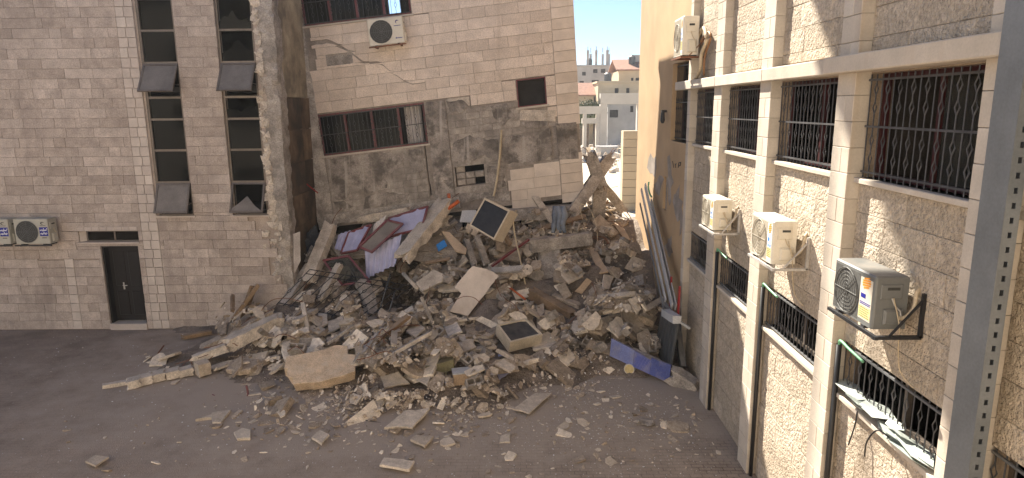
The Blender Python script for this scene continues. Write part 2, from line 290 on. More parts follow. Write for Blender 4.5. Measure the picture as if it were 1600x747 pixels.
def stone_mb(mb, F, a0, a1, b0, b1, w0, w1, c=.008, g=.004, rough=0., seed=0):
    a0 += g; a1 -= g; b0 += g; b1 -= g
    if a1-a0 < .03 or b1-b0 < .03: return mb
    c = min(c, (a1-a0)/4, (b1-b0)/4)
    base = [F(a0, b0, w0), F(a1, b0, w0), F(a1, b1, w0), F(a0, b1, w0)]
    mid = [F(a0, b0, w1-c), F(a1, b0, w1-c), F(a1, b1, w1-c), F(a0, b1, w1-c)]
    inn = [(a0+c, b0+c), (a1-c, b0+c), (a1-c, b1-c), (a0+c, b1-c)]
    fs = [(0, 1, 5, 4), (1, 2, 6, 5), (2, 3, 7, 6), (3, 0, 4, 7), (4, 5, 9, 8), (5, 6, 10, 9), (6, 7, 11, 10), (7, 4, 8, 11)]
    if rough:
        nx = max(2, int((a1-a0)/.11)); ny = max(2, int((b1-b0)/.11)); vs = base+mid+[F(*p, w1) for p in inn]; idx = {}
        for j in range(ny+1):
            for i in range(nx+1):
                if (i in (0, nx)) and (j in (0, ny)):
                    idx[i, j] = 8+{(0, 0): 0, (nx, 0): 1, (nx, ny): 2, (0, ny): 3}[i, j]; continue
                e = 0 if (i in (0, nx) or j in (0, ny)) else 1
                a = a0+c+(a1-a0-2*c)*i/nx; b = b0+c+(b1-b0-2*c)*j/ny
                d = rough*(noise.noise(Vector((a*7+seed, b*7, seed*.7)))*1.2+.5)*e
                idx[i, j] = len(vs); vs.append(F(a, b, w1+d))
        fs = fs[:4]
        ring = [idx[i, 0] for i in range(nx+1)], [idx[nx, j] for j in range(ny+1)], [idx[i, ny] for i in range(nx, -1, -1)], [idx[0, j] for j in range(ny, -1, -1)]
        for k, R in enumerate(ring): fs.append((4+k, 4+(k+1) % 4, *R[::-1]))
        for j in range(ny):
            for i in range(nx): fs.append((idx[i, j], idx[i+1, j], idx[i+1, j+1], idx[i, j+1]))
        return mb.add(vs, fs)
    return mb.add(base+mid+[F(*p, w1) for p in inn], fs+[(8, 9, 10, 11)])
def rough_beam(A, B, wd, th, amp=.02, seg=.12, seed=0, up=(0, 0, 1), taper=1., ragged=.0, mb=None):
    """a battered concrete member: a subdivided box along A-B, every edge uneven"""
    A = Vector(A); B = Vector(B); d = (B-A); Ln = d.length; d.normalize(); u = Vector(up)
    if abs(d.dot(u)) > .95: u = Vector((0, 1, 0))
    r = d.cross(u).normalized(); q = r.cross(d).normalized(); n = max(2, int(Ln/seg)); k = 3
    prof = []
    for i in range(k): prof.append((-1+2*i/k, -1))
    for i in range(k): prof.append((1, -1+2*i/k))
    for i in range(k): prof.append((1-2*i/k, 1))
    for i in range(k): prof.append((-1, 1-2*i/k))
    mb = mb or MB(); vs = []; m = len(prof); rs = random.Random(seed)
    for i in range(n+1):
        t = i/n; s = 1+(taper-1)*t
        for (x, y) in prof:
            e = ragged*(rs.random()-.5)*2 if i in (0, n) else 0
            p = A+d*(Ln*t+e)+r*(x*wd/2*s)+q*(y*th/2*s)
            cf = 1.6 if abs(x) == 1 and abs(y) == 1 else 1.
            nv = noise.noise_vector(p*1.3+Vector((seed*3.1, 0, 0)))*amp*.7+noise.noise_vector(p*9+Vector((seed, 5, 0)))*amp*.4*cf
            if abs(x) == 1 and abs(y) == 1: p -= (r*x*wd+q*y*th)*.5*max(0, noise.noise(p*2.3+Vector((seed, 2, 2)))-.12)*min(.6, amp*12)
            vs.append(p+nv)
    fs = [(i*m+j, i*m+(j+1) % m, (i+1)*m+(j+1) % m, (i+1)*m+j) for i in range(n) for j in range(m)]
    vs.append(A+d*(ragged*.3*rs.random())); vs.append(B-d*(ragged*.3*rs.random())); c0, c1 = len(vs)-2, len(vs)-1
    for j in range(m): fs.append((c0, (j+1) % m, j)); fs.append((c1, n*m+j, n*m+(j+1) % m))
    return mb.add(vs, fs)
def courses(rects_holes, X0, X1, z0, z1, h, lmin, lmax, rs, keep=None, short=.0):
    out = []; z = z0; k = 0
    while z < z1-.01:
        zt = min(z+h, z1); x = X0-rs.random()*lmax*.5
        while x < X1:
            l = rs.uniform(lmin, lmax)
            if rs.random() < short: l = lmin*.55
            r = (max(x, X0), min(x+l, X1), z, zt); x += l
            if r[1]-r[0] < .005: continue
            for q in subtract(r, rects_holes):
                if q[1]-q[0] > .005 and q[3]-q[2] > .04 and (keep is None or keep(q)): out.append(q)
        z = zt; k += 1
    out.sort(key=lambda q: (round(q[2], 4), round(q[3], 4), q[0])); mg = []
    for q in out:
        p = mg[-1] if mg else None
        if p and abs(p[2]-q[2]) < 1e-4 and abs(p[3]-q[3]) < 1e-4 and abs(p[1]-q[0]) < 1e-4 and (q[1]-q[0] < .16 or p[1]-p[0] < .16): mg[-1] = (p[0], q[1], q[2], q[3])
        else: mg.append(q)
    return [q for q in mg if q[1]-q[0] > .04]
def lay_stones(rects, F, m, parent, name, w0, w1, rs, limit=300, inview=None, c=.008, g=.004, rough=0., jit=.004, mats=None):
    rects = sorted(rects, key=lambda q: -((q[1]-q[0])*(q[3]-q[2])*(1 if inview is None or inview(q) else .01)))
    rest = MB()
    for i, q in enumerate(rects):
        j = rs.uniform(-jit, jit); mb = MB() if i < limit else rest; mb.cur = rs.random()
        stone_mb(mb, F, *q, w0, w1+j, c, g, rough, i)
        if i < limit and mb.v: mb.build(name, m, parent)
    if rest.v: tag(rest.build(name+'_remainder', m, parent), kind='stuff')

# ------------------------------------------------------------------ ground
g = MB(); g.add([(-400, -60, 0), (500, -60, 0), (500, 1500, 0), (-400, 1500, 0)], [(0, 1, 2, 3)])
tag(g.build('ground', 'ground'), kind='structure')
g = MB(); g.add([(-60, 27.5, .004), (140, 27.5, .004), (200, 260, .004), (-60, 260, .004)], [(0, 1, 2, 3)])
tag(g.build('dirt_lot', 'sand'), kind='structure')

# ------------------------------------------------------------------ left building (facade y = 17.5)
rs = random.Random(5)
YL = 17.5
FL = lambda a, b, w: Vector((a, YL-w, b))
LB = thing('stone_clad_building', 'pinkish stone clad building on the left with two tall dark window strips', 'building', (-11, 21, 0))
S1, S2 = (-9.71, -8.75), (-7.69, -6.74)
DOOR = (-11.41, -10.38, 0., 2.38); VENT = (-11.96, -10.33, 2.5, 2.8)
QB = (-10.22, -9.76)
holes = [(S1[0], S1[1], 3.21, 12.), (S2[0], S2[1], 3.2, 12.), DOOR, VENT]
core = MB()
for q in subtract((-20, -6.5, 0, 12.), holes): core.fbox(FL, q[0], q[1], q[2], q[3], -.25, -.045)
core.box(-20, -6.7, 24.5, 24.7, 0, 12); core.box(-20.2, -20, YL+.05, 24.7, 0, 12)
core.build('wall', 'lmortar', LB)
sd = MB(); sd.box(-6.5, -6.25, 17.95, 24.7, 0, 6.3); sd.build('side_wall', 'soot', LB)
sd = MB(); sd.box(-6.49, -6.24, 17.95, 24.7, 6.32, 12); sd.build('side_wall', mat('cream_render', (.44, .37, .26), var=.25, vscale=1., stain=(.8, .42, .65, (.10, .085, .07), .8)), LB)
pn = random.Random(3)
for i in range(4):
    z0 = 2.75+i*.9
    for j, (y0, y1) in enumerate(((18.0, 19.2), (19.23, 20.6))):
        q = MB(); q.cur = pn.random(); q.box(-6.24, -6.20-.01*pn.random(), y0, y1, z0, z0+.86)
        q.build('side_panel', 'soot', LB)
rf = MB(); rf.box(-20.2, -6.2, YL-.1, 24.8, 12.0, 12.25); rf.build('roof', 'conc', LB)
fl = MB()
for z in (3.3, 6.6, 9.6): fl.box(-19.9, -6.5, YL+.4, 24.5, z-.15, z)
fl.build('floor_slab', 'dark', LB)
bk = MB(); bk.box(-19.9, -6.52, 19.6, 19.7, 0, 12); bk.build('interior_wall', 'dark', LB)
def keepL(q):                                     # cladding ends ragged at the broken corner
    xm, zm = (q[0]+q[1])/2, (q[2]+q[3])/2
    if q[1] > -6.72 and zm > 3.2: return False
    return True
lim = {0: -6.30, 1: -6.36, 2: -6.40, 3: -6.38, 4: -6.36, 5: -6.55, 6: -6.84, 7: -6.78, 8: -6.62, 9: -6.72, 10: -6.95, 11: -7.1, 12: -7.3}
qb_holes = [(QB[0], QB[1], 0, 12.)]
rects = []
for q in courses(holes+qb_holes+[(-12.45, -12.2, 0, 2.0)], -16.8, -6.3, 0.02, 10.6, .252, .55, 1.05, rs, keepL, .12):
    k = int((q[2]-.02)/.252+.01); x1 = q[1]
    if q[2] < 3.2 and q[1] > -7.4:
        x1 = min(q[1], lim.get(k, -6.8)+rs.uniform(-.05, .05))
    if x1-q[0] > .06: rects.append((q[0], x1, q[2], q[3]))
lay_stones(rects, FL, 'lstone', LB, 'cladding_stone', -.05, 0., rs, 300, lambda q: q[0] > -14.8 and q[3] < 8.9, c=.005, g=.002, jit=.003)
rects = []; z = 0.02; k = 0
while z < 10.6:
    w1 = .21 if k % 2 else .25
    rects += [(QB[0], QB[0]+w1, z, z+.252), (QB[0]+w1, QB[1], z, z+.252)]; z += .252; k += 1
for i in range(8): rects.append((-12.45, -12.2, .02+.252*i, .02+.252*(i+1)))
lay_stones(rects, FL, 'lquoin', LB, 'quoin_stone', -.05, .008, rs, 300, None, g=.005)
rects = [(-11.98+.205*i, -11.98+.205*(i+1), 2.802, 2.92) for i in range(8)]
lay_stones(rects, FL, 'lquoin', LB, 'lintel_stone', -.05, .012, rs)
def window_strip(x0, x1, seed):
    z0 = 3.21; r = random.Random(seed); fr = MB()
    for (a, b) in ((x0, x0+.055), (x1-.055, x1)): fr.fbox(FL, a, b, z0, 11.9, -.14, -.06)
    wn = fr.build('window', 'alu', LB)
    zs = [3.21, 4.10, 4.95, 5.76, 6.32, 7.2, 8.0, 8.78, 9.6, 10.6, 11.9]
    for z in zs:
        t = MB(); t.fbox(FL, x0+.056, x1-.056, z-.025+(.025 if z == 3.21 else 0), z+.03, -.135, -.065); t.build('transom', 'alu', wn)
    for i in range(len(zs)-1):
        if i in (0, 4): continue
        p = MB(); a, b, c, d = x0+.06, x1-.06, zs[i]+.03, zs[i+1]-.03
        if r.random() < .35 and seed == 2:            # broken pane: jagged remains
            n = 7; pts = [FL(a, c, -.1), FL(b, c, -.1)]+[FL(b-(b-a)*k/n, c+(d-c)*r.uniform(.1, .7), -.1) for k in range(n+1)]
            p.prism(pts, (0, .006, 0))
        else: p.fbox(FL, a, b, c, d, -.103, -.097)
        p.build('pane', 'glass_dark', wn)
    for z0f, zt, ang in ((3.24, 4.07, .42), (6.34, 7.16, .55)):
        L = zt-z0f; h = Vector((0, YL+.07, zt)); dn = Vector((0, -math.sin(ang), -math.cos(ang))); nn = Vector((0, -math.cos(ang), math.sin(ang)))
        f = MB(); P = lambda a, s, o: Vector((a, 0, 0))+h+dn*s+nn*o
        xa, xb = x0+.03, x1-.03
        for (a, b, s0, s1) in ((xa, xa+.05, 0, L), (xb-.05, xb, 0, L), (xa+.05, xb-.05, 0, .05), (xa+.05, xb-.05, L-.05, L)):
            f.box8([P(a, s0, 0), P(b, s0, 0), P(b, s1, 0), P(a, s1, 0), P(a, s0, .04), P(b, s0, .04), P(b, s1, .04), P(a, s1, .04)])
        fo = f.build('awning_sash', 'alu', wn)
        pm = MB()
        if seed == 2 and z0f < 4:
            pm.prism([P(xa+.05, L-.05, .02), P(xb-.05, L-.05, .02), P(xb-.22, L*.78, .02), P(xb-.45, L*.45, .02), P(xa+.2, L*.72, .02), P(xa+.05, L*.85, .02)], nn*.006)
            pm.build('broken_pane', 'flap', wn)
        else:
            pm.box8([P(xa+.05, .05, .015), P(xb-.05, .05, .015), P(xb-.05, L-.05, .015), P(xa+.05, L-.05, .015), P(xa+.05, .05, .022), P(xb-.05, .05, .022), P(xb-.05, L-.05, .022), P(xa+.05, L-.05, .022)])
            pm.build('sash_pane', 'flap', wn)
        st = MB()
        for x in (xa+.02, xb-.02): st.bar((x, YL+.09, z0f+.3), P(x, L*.72, 0), .012)
        st.build('stay', 'alu', wn)
    sl_ = MB(); sl_.fbox(FL, x0-.06, x1+.04, 3.165, 3.205, -.2, .03); sl_.build('sill', 'lquoin', wn)
    rv = MB(); rv.fbox(FL, x0-.012, x0, 3.21, 11.9, -.3, -.052); rv.fbox(FL, x1, x1+.012, 3.21, 11.9, -.3, -.052); rv.build('reveal', 'lquoin', wn)
window_strip(*S1, 1); window_strip(*S2, 2)
d = MB(); d.fbox(FL, DOOR[0]+.05, DOOR[1]-.05, .2, 2.33, -.3, -.25)
dr = d.build('door', 'door', LB)
p = MB()
for (z0, z1) in ((.35, 1.05), (1.2, 2.2)):
    for (a, b) in ((DOOR[0]+.15, -10.93), (-10.85, DOOR[1]-.15)): stone_mb(p, FL, a, b, z0, z1, -.26, -.238, .015)
p.build('door_panel', 'door', dr)
hd = MB(); hd.fbox(FL, -11.06, -11.02, 1.1, 1.3, -.25, -.236); hd.bar(FL(-11.04, 1.22, -.2), FL(-10.92, 1.22, -.2), .02); hd.bar(FL(-11.04, 1.22, -.25), FL(-11.04, 1.22, -.195), .02)
hd.build('handle', 'white_iron', dr)
fr = MB(); fr.fbox(FL, DOOR[0], DOOR[0]+.05, .18, 2.38, -.3, -.06); fr.fbox(FL, DOOR[1]-.05, DOOR[1], .18, 2.38, -.3, -.06); fr.fbox(FL, DOOR[0]+.05, DOOR[1]-.05, 2.33, 2.38, -.3, -.06); fr.build('door_frame', 'door', dr)
st = MB(); st.fbox(FL, DOOR[0]+.002, DOOR[1]-.002, 0, .175, -.35, .03); st.build('doorstep', 'lquoin', LB)
v = MB()
for (a, b, c, e) in ((VENT[0]+.15, VENT[1], 2.5, 2.53), (VENT[0]+.15, VENT[1], 2.77, 2.8), (VENT[0]+.15, VENT[0]+.19, 2.53, 2.77), (VENT[1]-.04, VENT[1], 2.53, 2.77), (-11.05, -11.01, 2.53, 2.77)): v.fbox(FL, a, b, c, e, -.16, -.1)
vw = v.build('vent_window', 'alu', LB)
v = MB(); v.fbox(FL, VENT[0]+.19, VENT[1]-.04, 2.53, 2.77, -.135, -.13); v.build('pane', 'glass_dark', vw)
v = MB(); v.fbox(FL, VENT[0]-.03, VENT[1]+.02, 2.455, 2.497, -.2, .035); v.build('sill', 'lquoin', vw)
v = MB(); v.prism([FL(VENT[0], 2.5, -.04), FL(VENT[0]+.148, 2.5, -.16), FL(VENT[0]+.148, 2.8, -.16), FL(VENT[0], 2.8, -.04)], (0, .05, 0)); v.build('reveal', 'lquoin', vw)
# broken corner column
rough_beam((-6.44, 17.78, 0), (-6.42, 17.78, 12), .46, .5, .06, .11, 3, up=(0, 1, 0)).build('corner_column', 'conc', LB)
b = MB(); rr = random.Random(9)
for i in range(150):                                # exposed core where the cladding broke off
    z = rr.uniform(1.0, 9.2); x = rr.uniform(-7.1, -6.45) if z < 3.15 else rr.uniform(-6.72, -6.6)
    if x < -6.75 and z < 2.2: continue
    s = rr.uniform(.05, .14); b.cur = rr.random()
    pts = [Vector((x+rr.uniform(-s, s), YL+.04+rr.uniform(-.06, .02), z+rr.uniform(-s, s))) for _ in range(9)]
    bm = bmesh.new()
    for q in pts: bm.verts.new(q)
    bmesh.ops.convex_hull(bm, input=bm.verts); bm.verts.index_update()
    b.add([v.co[:] for v in bm.verts], [[v.index for v in f.verts] for f in bm.faces]); bm.free()
tag(b.build('broken_mortar', 'conc_pale', LB), kind='stuff')

# ------------------------------------------------------------------ collapsed building in the middle: a leaning, sheared facade frame
BLc, BRc, TRc, TLc = Vector((-6.17, 2.72)), Vector((1.96, 3.64)), Vector((1.54, 9.94)), Vector((-6.78, 9.09))
def FM(u, v, w):
    s = u/8.2; t = v/6.4
    p = BLc*((1-s)*(1-t))+BRc*(s*(1-t))+TRc*(s*t)+TLc*((1-s)*t)
    return Vector((p.x, 20.-w, p.y))
MBD = thing('collapsed_building', 'leaning beige stone clad building whose ground floor has collapsed into rubble', 'building', (-2, 21.5, 0))
rs = random.Random(11)
WLO, WUP, WSQ = (.45, 3.65, 1.83, 3.06), (.5, 3.6, 5.6, 6.9), (6.42, 7.28, 2.57, 3.38)
VT = 8.3
core = MB()
for q in subtract((0, 8.2, -.35, VT), [WLO, WUP, WSQ, (4.36, 5.25, .42, 1.02), (3.52, 3.55, .6, 1.82), (3.53, 3.575, .25, .6)]): core.fbox(FM, *q, -.25, -.035)
core.build('wall', 'mortar', MBD)
sh = MB(); sh.fbox(FM, .02, .25, -.3, VT, -2.6, -.26); sh.fbox(FM, 7.95, 8.18, -.3, VT, -2.6, -.26)
for q in subtract((.25, 7.95, -.3, VT), [(2.55, 2.95, 5.3, 6.6), (3.3, 3.75, 5.3, 6.7), (.95, 1.35, 2.35, 2.8)]): sh.fbox(FM, *q, -2.6, -2.4)
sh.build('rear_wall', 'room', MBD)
sb = MB()
for v0 in (-.3, 3.3, 6.95): sb.fbox(FM, .26, 7.94, v0, v0+.22, -2.39, -.27)
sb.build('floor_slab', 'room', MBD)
rough_beam((-3.3, 20.5, 2.5), (-3.35, 18.75, 1.82), 3.1, .22, .05, .15, 91, ragged=.25).build('added_fallen_floor', 'conc', MBD)  # slab added over the hollow to darken it; carries the fallen sashes
cl = MB(); cl.box(-6.2, 1.75, 20.7, 20.9, 0, 3.2); cl.build('dark_gap_backing', 'room', MBD)  # near-black sheet added to stop light under the facade; colour stands for shade
rf = MB(); rf.fbox(FM, -.1, 8.3, VT, VT+.25, -2.7, .12); rf.build('roof', 'conc', MBD)
clad = lambda u: 3.1
LEFT = [(3.1, .12), (3.5, .2), (4.0, .34), (4.35, .5), (4.7, .62), (5.0, .66), (5.25, .55), (5.6, .75), (6, .55), (8, .55)]
def uleft(v):
    for (a, x), (b_, y) in zip(LEFT, LEFT[1:]):
        if a <= v <= b_: return x+(y-x)*(v-a)/(b_-a)
    return .12
rects = []
LOWER = lambda u: 3.09 if u < 5.04 else (2.79 if u < 6.2 else (2.79 if u < 6.42 else 2.17))
for q in courses([(.0, 3.62, 5.55, VT+1), (WSQ[0], WSQ[1], WSQ[2]-.06, WSQ[3]), (.98, 1.75, 4.42, 4.74)], 0, 7.56, 2.17, VT, .31, .55, 1.15, rs):
    um, vm = (q[0]+q[1])/2, (q[2]+q[3])/2
    if um < 3.7 and q[2] < 3.07: 
        if q[3] <= 3.12: continue
        q = (q[0], q[1], 3.07, q[3])
    for (ua, ub, vl) in (((0, 5.04, 3.09), (5.04, 6.40, 2.78), (6.40, 7.28, 2.5), (7.28, 7.56, 2.17)) if q[2] < 3.2 else ((0, 7.57, 3.07),)):
        a0, a1 = max(q[0], ua), min(q[1], ub)
        if a1-a0 < .05: continue
        b0 = max(q[2], vl if ua else 3.07)
        if q[3]-b0 < .08: continue
        if ua == 6.40 and q[3] < 3.3: continue
        ul = uleft(vm)+rs.uniform(-.04, .04)
        if a1 < ul+.08: continue
        rects.append((max(a0, ul), a1, b0, q[3]))
# the crack: stones it crosses are cut in two with a gap
CR = [(.6, 5.12), (1.16, 5.12), (1.67, 4.77), (2.05, 4.4), (2.51, 4.36), (2.75, 4.1), (3.05, 3.84), (3.3, 3.62)]
def crack_v(u):
    for (a, x), (b_, y) in zip(CR, CR[1:]):
        if a <= u <= b_: return x+(y-x)*(u-a)/(b_-a)
    return None
plain = []; 
for q in rects:
    us = sorted({q[0], q[1]} | {a for a, _ in CR if q[0] < a < q[1]}); hit = any(crack_v(u) is not None and q[2] < crack_v(u) < q[3] for u in us+[(us[i]+us[i+1])/2 for i in range(len(us)-1)])
    if not hit: plain.append(q); continue
    gap = lambda u: .12*max(.16, 1-(u-.6)/2.6)
    n = 6; uu = [q[0]+.004+(q[1]-q[0]-.008)*i/n for i in range(n+1)]
    for sgn in (1, -1):
        pts = []
        for u in uu:
            cv = crack_v(min(max(u, .6), 3.3)); cv += sgn*gap(u)*(.5+.5*abs(noise.noise(Vector((u*9, sgn, 0)))))
            pts.append((u, min(max(cv, q[2]+.004), q[3]-.004)))
        edge = q[3]-.004 if sgn > 0 else q[2]+.004
        if max(abs(p[1]-edge) for p in pts) < .02: continue
        mb = MB(); mb.cur = rs.random()
        front = [FM(u, v, .0) for u, v in pts]; far = [FM(u, edge, .0) for u, v in pts]
        vs = front+far; m_ = len(pts); w2 = Vector((0, .045, 0))
        fs = [(i, i+1, m_+i+1, m_+i) for i in range(m_-1)]; base = len(vs); vs = vs+[p+w2 for p in vs]
        fs += [(i, i+1, base+i+1, base+i) for i in range(m_-1)]+[(m_+i, m_+i+1, base+m_+i+1, base+m_+i) for i in range(m_-1)]+[(0, m_, base+m_, base), (m_-1, 2*m_-1, base+2*m_-1, base+m_-1)]
        mb.add(vs, fs).build('cladding_stone', 'mstone', MBD)
lay_stones(plain, FM, 'mstone', MBD, 'cladding_stone', -.034, .0, rs, 240, lambda q: q[3] < 6.2, g=.003, c=.005)
b = MB(); b.fbox(FM, .9, 1.9, 4.3, 4.9, -.033, -.03); b.build('crack_backing', 'conc', MBD)
rects = []; v0 = 1.88
while v0 < VT: rects.append((7.56, 8.22, v0, min(v0+.31, VT))); v0 += .31
v0 = -.47
while v0 < .95: rects.append((7.54, 8.22, v0, v0+.30)); v0 += .30
lay_stones(rects, FM, 'msmooth', MBD, 'corner_stone', -.034, .012, rs, g=.004, c=.006)
patch = [(5.93, 6.72, .10, .42), (6.72, 7.53, .10, .42), (6.02, 6.75, .42, .74), (6.75, 7.53, .42, .83), (6.0, 6.5, -.22, .1), (6.5, 7.05, -.22, .1), (7.05, 7.53, -.22, .1), (6.0, 6.45, -.5, -.22), (6.45, 6.9, -.52, -.22)]
lay_stones(patch, FM, 'msmooth', MBD, 'cladding_tile', -.034, .002, rs, g=.0025, c=.004)
# exposed block wall, columns and beams
rects = courses([WLO, WSQ, (3.5, 3.62, -1, 1.83), (0, .5, -1, 3.2), (3.62, 4.3, -1, 3.2), (7.3, 8.3, .9, 1.9), (5.9, 8.3, -1, .82), (4.36, 5.25, .42, 1.02), (0, 5.03, 3.06, 9), (5.03, 6.3, 2.74, 9)], .5, 7.55, .0, 3.2, .2, .4, .42, rs,
                lambda q: (q[2]+q[3])/2 < LOWER((q[0]+q[1])/2))
lay_stones(rects, FM, 'cmu', MBD, 'wall_block', -.05, -.004, rs, 300, g=.0022, c=.005, jit=.005)
rects = [(4.37+.29*i, 4.37+.29*(i+1), .43+.2*j, .43+.2*(j+1)) for i in range(3) for j in range(3) if (i, j) not in ((2, 2), (1, 2), (2, 0))]
lay_stones(rects, FM, 'cmu', MBD, 'broken_block', -.24, -.09, rs, g=.008, c=.03, jit=.05)
for k, (u, va, vb, wd, m_) in enumerate(((.22, -.4, VT, .52, 'conc'), (3.98, -.2, 3.05, .6, 'conc'), (7.8, .85, 1.95, .62, 'conc'))):
    rough_beam(FM(u, va, -.16), FM(u, vb, -.16), wd, .36, .03, .14, 20+k, up=(0, 1, 0)).build('column', 'render' if k else m_, MBD)
rough_beam(FM(.1, -.12, -.1), FM(4.4, -.05, -.1), .34, .3, .03, .14, 31, up=(0, 1, 0)).build('ring_beam', 'conc', MBD)
rough_beam(FM(4.3, .08, -.14), FM(5.95, -.05, -.14), .28, .3, .03, .14, 32, up=(0, 1, 0)).build('ring_beam', 'conc', MBD)
rough_beam(FM(4.6, -.55, .1), FM(8.1, -.75, .0), .36, .5, .045, .14, 33, up=(0, 1, 0)).build('ring_beam', 'conc', MBD)
rough_beam(FM(5.0, 2.93, -.03), FM(4.35, 2.95, -.03), .26, .06, .015, .1, 35, up=(0, 1, 0)).build('render_patch', 'conc_pale', MBD)
rough_beam(FM(6.45, 2.35, -.02), FM(7.5, 2.2, -.02), .32, .06, .03, .1, 36, up=(0, 1, 0)).build('render_patch', 'conc_pale', MBD)
rp = random.Random(17)
def render_patch(poly, w1, m_='conc'):
    pts = []
    for i, p in enumerate(poly):
        q = poly[(i+1) % len(poly)]; L_ = math.hypot(q[0]-p[0], q[1]-p[1]); k = max(1, int(L_/.09))
        for j in range(k): t_ = j/k; pts.append((p[0]+(q[0]-p[0])*t_+rp.uniform(-.035, .035), p[1]+(q[1]-p[1])*t_+rp.uniform(-.035, .035)))
    q = MB(); q.cur = rp.random(); P = [FM(u, v, w1) for u, v in pts]; c = sum(P, Vector())/len(P); n = len(P)
    q.add([p+(c-p).normalized()*.012 for p in P]+[p+Vector((0, .022, 0)) for p in P], [tuple(range(n))]+[(i, (i+1) % n, n+(i+1) % n, n+i) for i in range(n)]); q.build('render_patch', m_, MBD)
for poly in (((.55, 1.72), (1.5, 1.74), (2.5, 1.7), (2.9, 1.45), (2.55, 1.15), (2.2, .95), (2.3, .7), (1.7, .55), (1.2, .75), (.9, .45), (.6, .5)), ((.55, .42), (.85, .4), (1.15, .2), (.6, .12)), ((2.95, 1.7), (3.44, 1.72), (3.45, 1.05), (3.1, .98), (3.05, 1.3)), ((1.6, .5), (2.3, .5), (2.9, .35), (2.6, .1), (1.4, .12)),
             ((4.35, 1.75), (4.9, 1.9), (5.5, 1.7), (6.2, 1.8), (6.9, 1.65), (7.3, 1.9), (7.35, 1.0), (6.8, .9), (6.0, .95), (5.5, 1.15), (5.3, 1.3), (4.9, 1.15), (4.4, 1.2)), ((5.35, .95), (5.8, .85), (5.85, .3), (5.5, .1), (5.32, .45)), ((4.35, 3.0), (4.8, 3.02), (5.0, 2.75), (4.7, 2.6), (4.38, 2.72)), ((5.6, 2.7), (6.1, 2.72), (6.3, 2.3), (5.9, 2.1), (5.7, 2.35)), ((6.5, 2.1), (7.2, 2.12), (7.3, 1.95), (6.7, 1.9))):
    render_patch(poly, .016, 'render')
def grille_bar(mb, P, h, ds, r=.008, dw=.045, dh=.16):
    """one wrought bar in the frame P(side, height): straight, or opened into diamonds at heights ds"""
    zc = 0.
    for dz in ds:
        mb.tube([P(0, zc), P(0, dz-dh/2)], r, 4, False)
        for s in (-1, 1): mb.tube([P(0, dz-dh/2), P(s*dw, dz), P(0, dz+dh/2)], r, 4, False)
        zc = dz+dh/2
    mb.tube([P(0, zc), P(0, h)], r, 4, False)
def leaning_window(R, parts, glassmat, seed, curt):
    u0, u1, v0, v1 = R; r = random.Random(seed); f = MB(); t = .055
    for q in ((u0, u0+t, v0, v1), (u1-t, u1, v0, v1), (u0+t, u1-t, v0, v0+t), (u0+t, u1-t, v1-t, v1)): f.fbox(FM, *q, -.16, -.06)
    wn = f.build('window', 'maroon', MBD)
    for i in range(1, parts):
        m_ = MB(); u = u0+(u1-u0)*i/parts; m_.fbox(FM, u-.035, u+.035, v0+t, v1-t, -.15, -.07); m_.build('mullion', 'maroon', wn)
    for i in range(parts):
        p = MB(); a = u0+(u1-u0)*i/parts+.05; b_ = u0+(u1-u0)*(i+1)/parts-.05; p.fbox(FM, a, b_, v0+t, v1-t, -.112, -.107); 
        if i != parts-1: p.build('pane', glassmat, wn)
    for i, (ca, cb) in enumerate(curt):
        c = MB(); n = 14; vs = []; 
        for k in range(n+1):
            u = ca+(cb-ca)*k/n
            for v in (v0+.05, v1-.05): vs.append(FM(u, v, -.35+.05*math.sin(k*1.9+i)))
        c.add(vs, [(2*k, 2*k+2, 2*k+3, 2*k+1) for k in range(n)]); co = c.build('curtain', 'curtain_w', wn, recalc=False)
    s = MB(); s.fbox(FM, u0-.1, u1+.06, v0-.05, v0-.002, -.2, .05); s.build('sill', 'rsmooth', wn)
    n = int((u1-u0)/.13)
    for i in range(n+1):
        u = u0+.03+(u1-u0-.06)*i/n; b_ = MB()
        grille_bar(b_, lambda s_, z: FM(u+s_, v0+z, -.02), v1-v0, [] if i % 2 else [.3, .52, .85], .008, .04, .15)
        b_.build('bar', 'iron', wn)
    for vv in (v0+.06, v0+(v1-v0)*.5, v1-.07):
        b_ = MB(); b_.fbox(FM, u0, u1, vv-.012, vv+.012, -.03, -.012); b_.build('rail', 'iron', wn)
leaning_window(WLO, 4, 'glass_dark', 1, [(1.2, 1.9), (2.1, 2.75), (3.0, 3.5)])
leaning_window((WUP[0], WUP[1], WUP[2], WUP[3]), 4, 'glass_dark', 2, [(.6, .8), (1.3, 1.5), (2.2, 2.4)])
f = MB(); u0, u1, v0, v1 = WSQ
for q in ((u0, u0+.03, v0, v1), (u1-.03, u1, v0, v1), (u0+.03, u1-.03, v0, v0+.03), (u0+.03, u1-.03, v1-.03, v1)): f.fbox(FM, *q, -.14, -.02)
wn = f.build('small_window', 'maroon', MBD)
s = MB(); s.fbox(FM, u0-.06, u1+.06, v0-.06, v0-.002, -.15, .04); s.build('sill', 'rsmooth', wn)
s = MB(); s.fbox(FM, u0+.03, u1-.03, v0+.03, v1-.03, -.3, -.29); s.build('pane', 'dark', wn)

